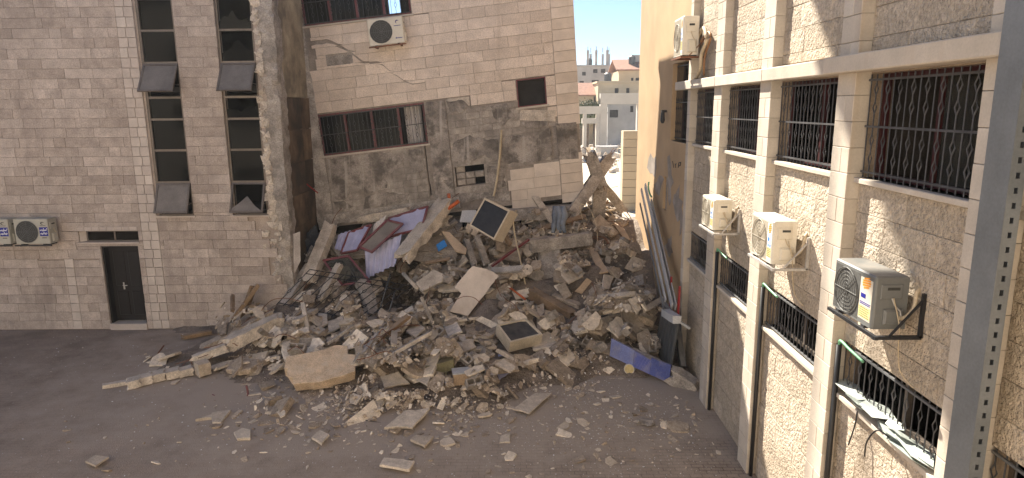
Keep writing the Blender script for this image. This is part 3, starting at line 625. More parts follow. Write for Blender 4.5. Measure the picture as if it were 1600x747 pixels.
# ------------------------------------------------------------------ right building (wall x = 3.87, pilasters x = 3.73)
rs = random.Random(21)
XR = 3.87
FR = lambda a, b, w: Vector((XR-w, a, b))
RB = thing('rusticated_building', 'sunlit rough stone building along the right side with barred windows', 'building', (6, 11, 0))
PIL = [(2.65, 3.10), (5.02, 5.47), (7.52, 7.94), (10.0, 10.45), (12.4, 12.88)]
BAYS = [(3.1, 5.02), (5.47, 7.52), (7.94, 10.0), (10.45, 12.4), (12.88, 14.62)]
YP = 15.0                                             # stone gives way to plaster
holesR = []
for i, (a, b) in enumerate(BAYS): holesR += [(a, b, 5.18, 6.32), (a, b, 2.6, 3.24)]
W0 = (14.88, 16.55, 5.15, 6.98); holesR.append(W0)
core = MB()
for q in subtract((-2, YP, 0, 11.5), holesR): core.fbox(FR, *q, -.28, -.03)
core.build('wall', 'rmortar', RB)
pw = MB()
for q in subtract((YP, 21.1, 0, 11.5), [W0, (16.7, 17.15, 3.35, 4.2)]): pw.fbox(FR, *q, -.28, .10 if q[0] > 16.5 or q[2] >= 6.9 else .1)
pw.build('plaster_wall', 'plaster', RB)
b = MB(); b.fbox(FR, 16.7, 17.15, 3.35, 4.2, -.2, .03); b.build('bare_patch', 'conc', RB)
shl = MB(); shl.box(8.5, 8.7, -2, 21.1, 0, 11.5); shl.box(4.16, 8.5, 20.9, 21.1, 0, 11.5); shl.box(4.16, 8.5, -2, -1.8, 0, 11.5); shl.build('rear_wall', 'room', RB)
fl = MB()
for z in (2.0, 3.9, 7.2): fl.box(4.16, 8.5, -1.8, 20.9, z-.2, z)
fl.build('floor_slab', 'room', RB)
rf = MB(); rf.box(3.6, 8.8, -2.1, 21.3, 11.5, 11.75); rf.build('roof', 'conc', RB)
pt = MB()
for (a, b) in PIL[1:]: pt.box(4.16, 8.5, (a+b)/2-.06, (a+b)/2+.06, 0, 11.4)
pt.build('partition', 'room', RB)
ph = [(a, b, 0, 12) for a, b in PIL]+[(14.62, 14.88, 0, 12)]
rects = courses(holesR+ph+[(0, 20, 6.3, 6.56)], 1.5, YP, 0.02, 8.6, .318, .6, 1.1, rs)
lay_stones(rects, FR, 'rstone', RB, 'rough_stone', -.035, .0, rs, 300, lambda q: q[1] > 5, c=.005, g=.002, rough=.008, jit=.003)
rects = []
for (a, b) in PIL:
    z = .0; k = 0
    while z < 9.2:
        if k % 2: rects += [(a, b, z, z+.29)]
        else: rects += [(a, a+(b-a)*.45, z, z+.29), (a+(b-a)*.45, b, z, z+.29)]
        z += .29; k += 1
rects += [(14.64, 14.86, .29*i, .29*(i+1)) for i in range(30)]
lay_stones(rects, FR, 'rsmooth', RB, 'pilaster_stone', -.03, .14, rs, 300, c=.006, g=.0025, jit=.002)
for (a, b, wd) in ((2.0, 8.0, .30), (8.004, 10.2, .22), (10.204, 12.6, .22), (12.604, 15.75, .22)):
    q = MB(); stone_mb(q, FR, a, b, 6.335, 6.52, -.02, wd, .012, .0); q.build('ledge', 'rsmooth', RB)
def barred_window(a, b, z0, z1, seed, low=False, barmat='iron', curtains=(), pane='glass_dark', broken=()):
    r = random.Random(seed); t = .05; f = MB(); wi = -.2
    for q in ((a, a+t, z0, z1), (b-t, b, z0, z1), (a+t, b-t, z0, z0+t), (a+t, b-t, z1-t, z1)): f.fbox(FR, *q, wi-.04, wi+.03)
    wn = f.build('window', 'maroon_dark' if not low else 'alu', RB)
    n = 2
    for i in range(1, n):
        y = a+(b-a)*i/n; m_ = MB(); m_.fbox(FR, y-.03, y+.03, z0+t, z1-t, wi-.03, wi+.025); m_.build('mullion', 'maroon_dark' if not low else 'alu', wn)
    for i in range(n):
        if i in broken: continue
        p = MB(); p.fbox(FR, a+(b-a)*i/n+.035, a+(b-a)*(i+1)/n-.035, z0+t, z1-t, wi-.005, wi); p.build('pane', pane, wn)
    for k, (ca, cb) in enumerate(curtains):
        c = MB(); m_ = 12; vs = []
        for j in range(m_+1):
            y = ca+(cb-ca)*j/m_
            for z in (z0+.06, z1-.06): vs.append(FR(y, z, wi-.18+.04*math.sin(j*2+k)))
        c.add(vs, [(2*j, 2*j+2, 2*j+3, 2*j+1) for j in range(m_)]); c.build('curtain', 'curtain_w', wn, recalc=False)
    s = MB(); stone_mb(s, FR, a+.004, b-.004, z0-.06, z0, -.26, .07, .008, 0.); s.build('sill', 'rsmooth', wn)
    h = z1-z0; nb = int((b-a)/.115); gw = -.01
    ds = [.2] if low else [.22, .42, .78, .98]
    if low: ds = [.18, .42]
    for i in range(nb+1):
        y = a+.05+(b-a-.1)*i/nb; m_ = MB(); dia = i % 2 == 0
        hb = h-.02 if not low else h+(.0)
        grille_bar(m_, lambda s_, z: FR(y+s_, z0+.01+z*(hb/h), gw), h, ds if dia else [], .0075, .035, .14)
        m_.build('bar', barmat, wn)
    for zz in ((z0+.07, z0+h*.5, z1-.07) if not low else (z0+.04, z1-.05)):
        m_ = MB(); m_.fbox(FR, a+.01, b-.01, zz-.011, zz+.011, gw-.012, gw+.012); m_.build('rail', barmat if not low else 'iron_grey', wn)
    return wn
for i, (a, b) in enumerate(BAYS):
    cur = {2: ((8.2, 8.7), (9.3, 9.8)), 3: ((11.4, 12.2),), 4: ()}.get(i, ())
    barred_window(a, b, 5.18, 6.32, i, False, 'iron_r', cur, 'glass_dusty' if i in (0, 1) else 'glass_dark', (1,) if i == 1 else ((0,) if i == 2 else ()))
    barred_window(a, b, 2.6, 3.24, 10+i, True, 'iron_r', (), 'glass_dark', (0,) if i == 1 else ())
barred_window(W0[0], W0[1], W0[2], W0[3], 30, False, 'iron')
# unseen blocker placed from the shade on the right wall; tank form invented
WT = thing('added_shade_block', 'unseen tank shaped block over the leaning building, added to shade the right wall', 'water tank', (-3.7, 20.6, 11.0))
for (x, y) in ((-5.4, 20.2), (-2.95, 20.2), (-5.4, 21.05), (-2.95, 21.05)):
    q = MB(); q.box(x-.03, x+.03, y-.03, y+.03, 11.0, 20.5); q.build('leg', 'steel', WT)
q = MB(); q.box(-5.6, -1.9, 20.1, 21.15, 20.505, 24.5); q.build('tank', 'conc', WT)

# ------------------------------------------------------------------ unseen wing behind the camera, facing the sun; added for its bounced light
CW = thing('unseen_bounce_wing', 'unseen cream stone wing behind the viewer, added for the sun it bounces', 'building', (-8, -4, 0))
FW = lambda a, b, w: Vector((a, -.9+w, b))
wn_h = [(x, x+1.6, z, z+1.25) for x in (-18.5, -15.5, -12.5, -9.5, -6.5, -3.5, -.5) for z in (1.6, 5.0, 8.4)]
q = MB()
for r_ in subtract((-20, 3.55, 0, 11.5), wn_h): q.fbox(FW, *r_, -.3, 0)
q.box(-20, -19.7, -8, -1.21, 0, 11.5); q.box(3.25, 3.55, -8, -1.21, 0, 11.5); q.box(-20, 3.55, -8.3, -8.001, 0, 11.5); q.build('wall', 'wing', CW)
for h_ in wn_h: q = MB(); q.fbox(FW, *h_, -.24, -.22); q.build('window', 'flap', CW)
q = MB(); q.box(-20.2, 3.56, -8.5, -.7, 11.5, 11.75); q.build('roof', 'conc', CW)

# ------------------------------------------------------------------ air conditioners
def scribble(mb, F, u0, u1, v, h, w, seed, wd=.006):
    r = random.Random(seed); n = 9; pts = [F(u0+(u1-u0)*i/n, v+h*(.5*math.sin(i*2.1+seed)*.6+r.uniform(-.2, .2)), w) for i in range(n+1)]
    mb.tube(pts, wd/2, 4, False)
    for _ in range(3): u = r.uniform(u0, u1); vv = v+r.choice((-1, 1))*h*.8; mb.fbox(F, u-wd*.6, u+wd*.6, vv-wd*.6, vv+wd*.6, w-.002, w+.002)
def ac_unit(label, F, wdt, hgt, dep, body, kind, loc):
    """F(u,v,w): u along the front from the end with the fan, v up, w out of the wall; the front is at w = dep, the back at w = 0"""
    t = thing('air_conditioner', label, 'air conditioner', loc, 'outdoor air conditioner units on the walls')
    c = .025; b = MB()
    pr = [(0, c), (c*.3, c*.3), (c, 0), (wdt-c, 0), (wdt-c*.3, c*.3), (wdt, c)]
    vs = []
    for (v, ins) in ((0.03, 0), (hgt-.015, 0), (hgt, .015)):
        for (u, e) in pr: vs.append(F(min(max(u, ins), wdt-ins), v, dep-e-ins))
        vs.append(F(wdt-ins, v, ins)); vs.append(F(ins, v, ins))
    n = 8; fs = [(k*n+i, k*n+(i+1) % n, (k+1)*n+(i+1) % n, (k+1)*n+i) for k in range(2) for i in range(n)]+[tuple(range(n)), tuple(2*n+i for i in range(n))]
    b.add(vs, fs); b.build('body', body, t)
    fr = min(hgt*.42, wdt*.34); cu, cv = fr+.05, hgt*.51
    d = MB(); m_ = 28; 
    d.add([F(cu+fr*math.cos(2*math.pi*i/m_), cv+fr*math.sin(2*math.pi*i/m_), dep+.003) for i in range(m_)], [tuple(range(m_))]); fo = d.build('fan_opening', {'cream': 'fanpanel', 'square': 'fanpanel_grey'}.get(kind, 'acfan'), t)
    if kind in ('square', 'cream'):
        d = MB(); d.fbox(F, .03, cu+fr+.025, .05, hgt-.04, dep-.004, dep+.0015); d.build('grille_panel', 'fanpanel' if kind == 'cream' else 'fanpanel_grey', t)
    gm = MB()
    for k in range(1, 7):
        R = fr*k/6; P = [F(cu+R*math.cos(2*math.pi*i/20), cv+R*math.sin(2*math.pi*i/20), dep+.012) for i in range(21)]; gm.tube(P, .0022 if k < 6 else .006, 4, False)
    for i in range(4):
        a = math.pi*i/4; gm.tube([F(cu-fr*math.cos(a), cv-fr*math.sin(a), dep+.013), F(cu+fr*math.cos(a), cv+fr*math.sin(a), dep+.013)], .003, 4, False)
    gm.build('fan_grille', {'cream': 'fanpanel', 'square': 'fanpanel_grey'}.get(kind, 'iron_grey'), t)
    hb = MB(); hb.add([F(cu+.05*math.cos(2*math.pi*i/12), cv+.05*math.sin(2*math.pi*i/12), dep+.008) for i in range(12)], [tuple(range(12))]); hb.build('fan_hub', {'cream': 'fanpanel', 'square': 'fanpanel_grey'}.get(kind, 'acfan'), t)
    # end panel with handle, valve cover and cable
    E_ = lambda a, v, w: F(wdt+w, v, a)
    e = MB(); stone_mb(e, E_, .06, dep-.06, hgt*.60, hgt*.86, -.005, .012, .006, 0); e.build('valve_cover', body, t)
    e = MB(); e.fbox(E_, .09, dep-.12, hgt*.76, hgt*.81, .0115, .014); e.build('hand_grip', 'acfan', t)
    e = MB(); stone_mb(e, E_, .04, dep-.10, .08, hgt*.42, -.005, .035, .02, 0); e.build('pipe_cover', body, t)
    e = MB(); e.tube([E_(dep*.5, hgt*.62, .02), E_(dep*.42, hgt*.5, .03), E_(dep*.25, hgt*.4, .03), E_(dep*.2, hgt*.25, .045)], .007, 5); e.build('cable', 'hose_tan' if body != 'acgrey' else 'white_iron', t)
    ft = MB()
    for u in (wdt*.18, wdt*.82): ft.fbox(F, u-.03, u+.03, 0, .03, .0, dep+.01)
    ft.build('foot', 'iron', t)
    fn = MB()
    for i in range(14): z = .06+(hgt-.12)*i/14; fn.fbox(F, .03, wdt*.7, z, z+.012, -.008, .001)
    fn.build('rear_fin', 'fin', t)
    lu0, lu1 = cu+fr+.045, wdt-.035; W_ = dep+.002
    if kind == 'sticker':
        s = MB(); s.tube([F((lu0+lu1)/2+.05*math.cos(a*.5+.8), hgt*.83+.03*math.sin(a*.5+.8), W_) for a in range(9)], [.004, .007, .01, .012, .013, .012, .01, .006, .003], 5); s.fbox(F, lu0+.02, lu1-.03, hgt*.735, hgt*.75, W_-.001, W_+.001); s.fbox(F, lu0+.04, lu1-.04, hgt*.26, hgt*.285, W_-.001, W_+.001); s.build('emblem', 'black', t)
        s = MB(); s.fbox(F, lu0-.01, lu1+.01, hgt*.34, hgt*.68, W_-.001, W_+.001); s.build('sticker', 'blueink', t)
        s = MB()
        for j in range(2): scribble(s, F, lu0+.01, lu1-.01, hgt*(.58-.13*j), hgt*.05, W_+.002, 3+j, .018)
        for j in range(2): s.fbox(F, lu0, lu1-.02, hgt*(.545-.13*j), hgt*(.56-.13*j), W_+.001, W_+.003)
        s.build('lettering', 'white', t)
    elif kind == 'swirl':
        s = MB(); s.tube([F((lu0+lu1)/2+.045*math.cos(a*.55+.5), hgt*.8+.045*math.sin(a*.55+.5), W_) for a in range(8)], [.004, .008, .013, .015, .014, .011, .007, .003], 5); s.fbox(F, lu0+.01, lu1-.03, hgt*.66, hgt*.68, W_-.001, W_+.001)
        s.fbox(F, lu0+.02, lu1-.02, hgt*.21, hgt*.235, W_-.001, W_+.001); s.fbox(F, lu0+.04, lu0+.055, hgt*.2, hgt*.26, W_-.001, W_+.001); s.build('emblem', 'blueink', t)
    elif kind in ('square', 'cream'):
        s = MB(); s.fbox(F, lu0-.005, lu1, .08, hgt-.06, W_-.002, W_); s.build('label_panel', 'white' if kind == 'cream' else 'acbody', t)
        um = (lu0+lu1)/2; s = MB()
        for k in range(5):
            v = hgt*.70+hgt*.042*k; hw = (lu1-lu0)*.36*math.sqrt(max(.05, 1-((k-2)/2.6)**2)); s.prism([F(um-hw, v, W_+.0015), F(um+hw, v+.02, W_+.0015), F(um+hw, v+.02+hgt*.03, W_+.0015), F(um-hw, v+hgt*.03, W_+.0015)], F(0, 0, .001)-F(0, 0, 0))
        s.build('emblem', 'orange', t)
        s = MB(); s.fbox(F, lu0+.02, um, hgt*.53, hgt*.61, W_, W_+.002); s.fbox(F, lu0+.01, lu1-.01, hgt*.445, hgt*.46, W_, W_+.002); s.fbox(F, lu0+.01, lu1-.02, hgt*.415, hgt*.43, W_, W_+.002); s.build('print', 'skyblueink' if kind == 'cream' else 'blueink', t)
        s = MB(); s.fbox(F, lu0, lu1-.005, hgt*.17, hgt*.39, W_, W_+.0015); s.build('energy_label', 'yellowink', t)
        s = MB()
        for k in range(5): s.fbox(F, lu0+.012, lu1-.02-.012*(k % 3), hgt*(.19+.04*k), hgt*(.2+.04*k), W_+.0015, W_+.003)
        s.build('print', 'black', t)
    return t
def bracket(label, F, wdt, dep, back, mat_, loc, ext=0.):
    t = thing('wall_bracket', label, 'bracket', loc, 'steel brackets under the air conditioners')
    for u in (wdt*.15, wdt*.85+ext):
        b = MB(); b.bar(F(u, -.015, dep+.04), F(u, -.015, -back+.01), .035); b.build('arm', mat_, t)
        b = MB(); b.bar(F(u, -.02, -back+.018), F(u, .42, -back+.018), .035); b.build('wall_plate', mat_, t)
        b = MB(); b.bar(F(u, .36, -back+.02), F(u, -.01, dep*.65), .018); b.build('brace', mat_, t)
    b = MB(); b.bar(F(-.02, -.012, dep+.02), F(max(wdt+.04, wdt*.85+ext+.04), -.012, dep+.02), .034); b.build('front_rail', mat_, t)
    return t
def FRac(xf, y0, z0, dep):       # right wall: u runs from the far end (+Y) towards the camera
    return lambda u, v, w: Vector((xf+dep-w, y0-u, z0+v))
for (y0, z0, wd, hg, dp, xf, body, kind, lab, bl, bm_) in (
    (7.02, 3.80, .82, .56, .33, 3.44, 'acgrey', 'square', 'grey air conditioner with orange emblem, nearest on the right wall', 'black steel bracket holding the grey air conditioner', 'iron'),
    (9.55, 3.84, .80, .62, .32, 3.42, 'acbody', 'cream', 'sunlit cream air conditioner between the nearest and the middle lower barred windows', 'pale steel bracket under the second air conditioner from the right', 'white_iron'),
    (12.3, 3.79, .76, .57, .32, 3.44, 'acbody', 'cream', 'small cream air conditioner farthest along the lower right wall', 'pale steel bracket under the farthest lower air conditioner', 'white_iron'),
    (14.85, 6.98, .80, .80, .32, 3.38, 'acbody', 'cream', 'tall cream air conditioner above the ledge on the right building', 'rusty bracket under the upper air conditioner', 'rust')):
    F = FRac(xf, y0, z0, dp); ac_unit(lab, F, wd, hg, dp, body, kind, (xf+dp/2, y0-wd/2, z0)); bracket(bl, F, wd, dp, XR-xf-dp, bm_, (XR-.02, y0-wd/2, z0-.03), .24 if z0 < 6 else .12)
for i, (x0, lab) in enumerate(((-13.36, 'left air conditioner with blue sticker beside the low vent window'), (-14.42, 'cream air conditioner with blue sticker cut off at the left edge'))):
    F = lambda u, v, w, x0=x0: Vector((x0+u, YL-.1-w, 2.52+v)); ac_unit(lab, F, .92, .70, .33, 'acleft', 'sticker', (x0+.46, YL-.26, 2.52))
    bracket('steel bracket under the %s left air conditioner' % ('inner' if i == 0 else 'outer'), F, .92, .33, .1, 'iron', (x0+.46, YL-.02, 2.5))
FA = lambda u, v, w: FM(2.38+u, 4.76+v, .08+w)
ac_unit('cream air conditioner hanging on the leaning facade under the top window', FA, 1.0, .76, .33, 'acbody', 'swirl', FM(2.9, 4.76, .25))
bracket('steel bracket under the air conditioner on the leaning facade', FA, 1.0, .33, .07, 'rust', FM(2.9, 4.73, .02))

# ------------------------------------------------------------------ fittings on the right wall
def tube_thing(name, label, cat, pts, r, m, n=8, group=None, smooth=True):
    mb = MB(); mb.tube(pts, r, n); return tag(mb.build(name, m, None, smooth), label, cat, group)
def smooth_path(P, k=6):
    P = [Vector(p) for p in P]; out = []
    for i in range(len(P)-1):
        p0, p1, p2, p3 = P[max(i-1, 0)], P[i], P[i+1], P[min(i+2, len(P)-1)]
        for j in range(k):
            t = j/k; out.append(.5*((2*p1)+(p2-p0)*t+(2*p0-5*p1+4*p2-p3)*t*t+(3*p1-p0-3*p2+p3)*t**3))
    return out+[P[-1]]
for (y, lab, zt) in ((12.36, 'black drain pipe beside the farthest smooth pilaster', 3.25), (9.95, 'black drain pipe beside the middle smooth pilaster', 3.22), (7.47, 'thick black drain pipe beside the nearest full pilaster', 3.2)):
    tube_thing('drain_pipe', lab, 'pipe', [(3.79, y, 0), (3.79, y, zt)], .032, 'pipe_black', 10, 'black drain pipes down the right wall')
    tube_thing('drain_hose', lab.replace('black drain pipe', 'green hose bent into the drain pipe').replace('thick ', ''), 'hose',
               smooth_path([(3.79, y, zt-.1), (3.785, y-.01, zt+.02), (3.77, y-.08, zt+.07), (3.79, y-.25, zt+.03), (3.82, y-.5, zt-.02)]), .016, 'hose_green', 8, 'green hoses feeding the drain pipes')
for (y, z, lab) in ((6.2, 4.0, 'pale pipe curling behind the grey air conditioner'), (8.74, 4.05, 'pale pipe curling behind the sunlit second air conditioner'), (11.53, 4.0, 'pale pipe curling behind the farthest lower air conditioner')):
    tube_thing('coolant_pipe', lab, 'pipe', smooth_path([(3.68, y, z-.05), (3.72, y-.07, z-.03), (3.79, y-.08, z+.07), (3.83, y-.03, z+.2), (3.90, y+.02, z+.26)]), .022, 'hose_tan', 8, 'coolant pipes behind the air conditioners')
    tube_thing('drain_cable', lab.replace('pale pipe curling behind', 'thin cable dangling below'), 'cable', smooth_path([(3.62, y-.02, z+.15), (3.66, y-.09, z-.1), (3.7, y-.05, z-.35), (3.76, y-.02, z-.6), (3.83, y-.15, z-.72)]), .007, 'hose_tan', 6, 'cables dangling below the air conditioners')
tube_thing('insulated_pipe', 'bundle of pale insulated pipe arching beside the upper air conditioner', 'pipe', smooth_path([atX(1083, 75, 3.62), atX(1093, 52, 3.74), atX(1100, 44, 3.74), atX(1104, 62, 3.72), atX(1096, 85, 3.70), atX(1093, 110, 3.70), atX(1083, 130, 3.78)]), .04, 'hose_tan', 8)
tube_thing('insulated_pipe', 'thinner dusty pipe looping down to the ledge by the upper air conditioner', 'pipe', smooth_path([atX(1095, 65, 3.7), atX(1106, 50, 3.76), atX(1110, 60, 3.76), atX(1101, 90, 3.74), atX(1100, 118, 3.78)]), .022, 'copper', 8)
# slotted steel post
PS = thing('slotted_steel_post', 'grey steel post with a row of slots at the right edge', 'post', (3.6, 4.95, 0))
m_ = MB(); m_.box(3.55, 3.556, 4.80, 5.075, 0, 9.5); m_.build('wide_face', 'steel', PS)
sf = MB(); x0, x1, ys = 3.556, 3.665, 4.80
sf.box(x0, x0+.04, ys, ys+.006, 0, 9.5); sf.box(x1-.04, x1, ys, ys+.006, 0, 9.5); z = 0
while z < 9.5: sf.box(x0+.04, x1-.04, ys, ys+.006, z, z+.065); z += .11
sf.build('slotted_face', 'steel', PS)
m_ = MB(); m_.box(x1-.006, x1, ys+.0065, 5.075, 0, 9.5); m_.build('rear_face', 'steel', PS)
m_ = MB(); m_.box(3.5, 3.71, 4.7, 5.15, 0, .015); m_.build('base_plate', 'steel', PS)
# lamp and broken plaster
q = MB(); c = atX(1041, 182, 3.73)
q.box(c.x-.12, c.x, c.y-.05, c.y+.05, c.z+.1, c.z+.16); q.tube([c+Vector((-.09, 0, -.17)), c+Vector((-.09, 0, -.1)), c+Vector((-.09, 0, .1))], [.03, .06, .045], 8)
tag(q.build('wall_lamp', 'iron'), 'small black lantern lamp fixed on the yellow plaster wall', 'lamp')
pr = random.Random(4)
for (x, y, wpx, hpx, lab) in ((1021, 262, 9, 26, None), (1030, 288, 8, 16, None), (1046, 285, 6, 40, None), (1058, 315, 8, 30, None), (1046, 385, 7, 22, None), (1064, 340, 4, 30, None)):
    pts = []; n = 12
    for k in range(n):
        a = 2*math.pi*k/n; rr_ = pr.uniform(.35, 1.2); pts.append(atX(x+wpx*math.cos(a)*rr_, y+hpx*math.sin(a)*rr_, 3.7655))
    q = MB(); q.prism(pts, (.003, 0, 0)); q.build('plaster_scar', 'mortar', RB)
q = MB()
for (xa, ya, xb, yb) in ((1051, 252, 1053, 262), (1055, 256, 1056, 262), (1057, 256, 1055, 257), (1061, 254, 1060, 262), (1061, 254, 1064, 254), (1064, 254, 1063, 259), (1063, 259, 1060, 259)):
    q.tube([atX(xa, ya, 3.768), atX(xb, yb, 3.768)], .012, 4)
q.build('painted_mark', 'black', RB)
tube_thing('cut_hose', 'short green hose hanging from the broken yellow plaster', 'hose', smooth_path([atX(1014, 284, 3.68), atX(1013, 292, 3.66), atX(1015, 302, 3.67), atX(1018, 308, 3.7)]), .025, 'hose_green')
# broken sheets of window glass on the near low sill
gr = random.Random(8)
for i in range(15):
    y = 5.6+1.75*gr.random(); z = 2.61+.012*i*.8; s = gr.uniform(.12, .34); n = gr.choice((4, 5, 5, 6)); tilt = gr.uniform(-.5, .3)
    pts = []
    for k in range(n):
        a = 2*math.pi*(k+gr.uniform(-.3, .3))/n; dx = math.cos(a)*s*.45; dy = math.sin(a)*s
        pts.append(Vector((3.86+dx, y+dy, z+dx*tilt+dy*gr.uniform(-.1, .1))))
    q = MB(); q.prism(pts, (0, 0, .006)); tag(q.build('glass_sheet', 'shard'), 'broken greenish glass sheet lying on the sill of the nearest low barred window', 'glass', 'broken glass sheets on the near low sill')
for (P, lab) in ((((3.80, 6.95, 2.6), (3.76, 6.9, 2.45), (3.72, 6.92, 2.2)), 'short black cable hanging over the near low window sill'), (((3.8, 6.3, 2.62), (3.7, 6.35, 2.68), (3.66, 6.45, 2.5), (3.68, 6.5, 2.3)), 'black cable looping over the broken glass of the near low window')):
    tube_thing('loose_cable', lab, 'cable', smooth_path(P), .009, 'pipe_black', 6)

# ------------------------------------------------------------------ rubble heap: a height field, then pieces dropped on it one by one
CP = [(-13, 16, 0), (-10.5, 17, 0), (-9, 16.2, .0), (-8, 16, .1), (-8, 17.3, .12), (-7, 15, .1), (-7, 17.2, .35), (-6.4, 17.3, .95), (-6, 16, .5), (-6, 14.5, .12), (-5.6, 13.2, 0), (-7.5, 14, 0), (-5.5, 18, 1.2), (-5.8, 19.6, 1.7), (-7, 13, 0), (-10, 14, 0), (-10, 12, 0), (-6, 11.5, 0), (-9, 10, 0), (-4, 10, 0), (0, 10, 0), (3.5, 10, 0),
      (-4, 12.6, .0), (-4, 14, .2), (-4, 16, .42), (-4.6, 17.8, .6), (-3.4, 17.3, .32), (-3.4, 18.2, .12), (-3.4, 19.2, .1), (-3.4, 20.2, .2), (-4.8, 19.2, 1.3), (-2.5, 11.9, 0), (-2.5, 14, .28), (-2.5, 16, .48), (-2.6, 17.2, .5), (-2.2, 18.4, .9), (-2.1, 19.2, 1.4), (-2.1, 19.9, 2.0), (-1, 11.8, 0), (-1, 13.5, .22), (-1, 15.5, .5), (-1, 17.5, .85), (-1, 18.6, 1.4), (-1, 19.7, 2.1), (.5, 13, 0), (.5, 14.5, .25), (.5, 16.5, .7), (.5, 18, 1.25), (.5, 19.6, 2.2),
      (2, 12, 0), (2, 13.7, .02), (2, 15, .3), (2, 16.5, .85), (2, 18, 1.6), (2, 20, 2.45), (3.5, 12, 0), (3.4, 13.8, 0.05), (3.4, 15.5, .25), (3.4, 17, .9), (3.4, 19, 1.85), (3.4, 21, 2.5), (2.8, 23, 2.1), (2.8, 26, .3), (2.8, 29, 0), (-3, 21, 2.3), (0, 21, 2.4), (-6, 21, 2.2), (-3, 25, 2.2), (1, 25, 2.0), (0, 29, 0), (-4, 29, 0)]
cp = np.array(CP, float)
def heap(X, Y):
    X = np.asarray(X, float); Y = np.asarray(Y, float)
    d = (X[..., None]-cp[:, 0])**2+(Y[..., None]-cp[:, 1])**2+.05; wt = d**-1.7
    return (wt*cp[:, 2]).sum(-1)/wt.sum(-1)
GX0, GX1, GY0, GY1, GS = -13., 4., 9., 30., .06
gx = np.arange(GX0, GX1, GS); gy = np.arange(GY0, GY1, GS); GX, GY = np.meshgrid(gx, gy)
HB = np.maximum(heap(GX, GY)-.03, -.05)
rg = np.random.RandomState(7)
def fnoise(n, amp):
    a = rg.rand(HB.shape[0]//n+3, HB.shape[1]//n+3); yi = np.arange(HB.shape[0])/n; xi = np.arange(HB.shape[1])/n
    y0 = yi.astype(int); x0 = xi.astype(int); fy = (yi-y0)[:, None]; fx = (xi-x0)[None]
    fy = fy*fy*(3-2*fy); fx = fx*fx*(3-2*fx); A = a[y0][:, x0]; B_ = a[y0][:, x0+1]; C_ = a[y0+1][:, x0]; D_ = a[y0+1][:, x0+1]
    return ((A*(1-fx)+B_*fx)*(1-fy)+(C_*(1-fx)+D_*fx)*fy-.5)*amp
on = np.clip(HB*4, 0, 1)
HB = HB+on*(fnoise(12, .35)+fnoise(5, .16)+fnoise(2, .06))
HB = np.where((HB < .03) | (heap(GX, GY) < .075), -.06, HB)
HT = HB.copy()
def hval(x, y, H=HT):
    i = int((y-GY0)/GS); j = int((x-GX0)/GS)
    if 0 <= i < H.shape[0] and 0 <= j < H.shape[1]: return max(0., float(H[i, j]))
    return 0.
def hit(x, y, lift=0.):
    d = ray(x, y); t = 9.
    while t < 30:
        p = CPOS+d*t
        if p.z < hval(p.x, p.y)+lift: return p
        t += .03
    return CPOS+d*t
st_ = 3; hm = MB(); ny, nx_ = HB[::st_, ::st_].shape
hm.v = [(float(a), float(b), float(c)) for a, b, c in zip(GX[::st_, ::st_].ravel(), GY[::st_, ::st_].ravel(), HB[::st_, ::st_].ravel())]; hm.r = [0.]*len(hm.v)
hz = HB[::st_, ::st_]
for i in range(ny-1):
    for j in range(nx_-1):
        if max(hz[i, j], hz[i+1, j], hz[i, j+1], hz[i+1, j+1]) > 0: hm.f.append((i*nx_+j, i*nx_+j+1, (i+1)*nx_+j+1, (i+1)*nx_+j))
tag(hm.build('rubble_bed', 'dirt', None, True), 'fine grey brown dirt and dust filling the rubble heap', 'rubble', kind='stuff')

# ------------------------------------------------------------------ large pieces one can point to
HERO = []                                   # photograph rectangles kept free of loose rubble
def plane_pts(poly, anc):
    A = [atY(*a) for a in anc]; n = (A[1]-A[0]).cross(A[2]-A[0]).normalized()
    if n.y > 0: n = -n
    return [CPOS+ray(*p)*((A[0]-CPOS).dot(n)/ray(*p).dot(n)) for p in poly], n
def rag(poly, rs_, amt):
    """break straight outlines into slightly uneven ones"""
    out = []
    for i, p in enumerate(poly):
        q = poly[(i+1) % len(poly)]; out.append(p); L = math.hypot(q[0]-p[0], q[1]-p[1]); k = int(L/9)
        for j in range(1, k): t = j/k; out.append((p[0]+(q[0]-p[0])*t+rs_.uniform(-amt, amt), p[1]+(q[1]-p[1])*t+rs_.uniform(-amt, amt)))
    return out
def hero_slab(label, poly, anc, th, m='slab', name='stone_slab', cat='slab', amt=.8, parent=None, mask=True, group=None):
    rs_ = random.Random(hash(label) % 997 if False else len(label)*7+int(poly[0][0])); P, n = plane_pts(rag(poly, rs_, amt), anc); q = MB(); q.cur = rs_.random()
    k = len(P); c = sum(P, Vector())/k; ins = [p+(c-p).normalized()*min(.012, th*.3)+n*0 for p in P]
    vs = ins+[p-n*min(.01, th*.25) for p in P]+[p-n*th+(c-p).normalized()*rs_.uniform(0, th*.25) for p in P]
    fs = [tuple(range(k))]+[(i, (i+1) % k, k+(i+1) % k, k+i) for i in range(k)]+[(k+i, k+(i+1) % k, 2*k+(i+1) % k, 2*k+i) for i in range(k)]+[tuple(range(2*k, 3*k))[::-1]]
    o = q.add(vs, fs).build(name, m, parent)
    if mask: HERO.append((min(p[0] for p in poly)-3, max(p[0] for p in poly)+3, min(p[1] for p in poly)-3, max(p[1] for p in poly)+2, c.y))
    if parent is None: tag(o, label, cat, group)
    return o
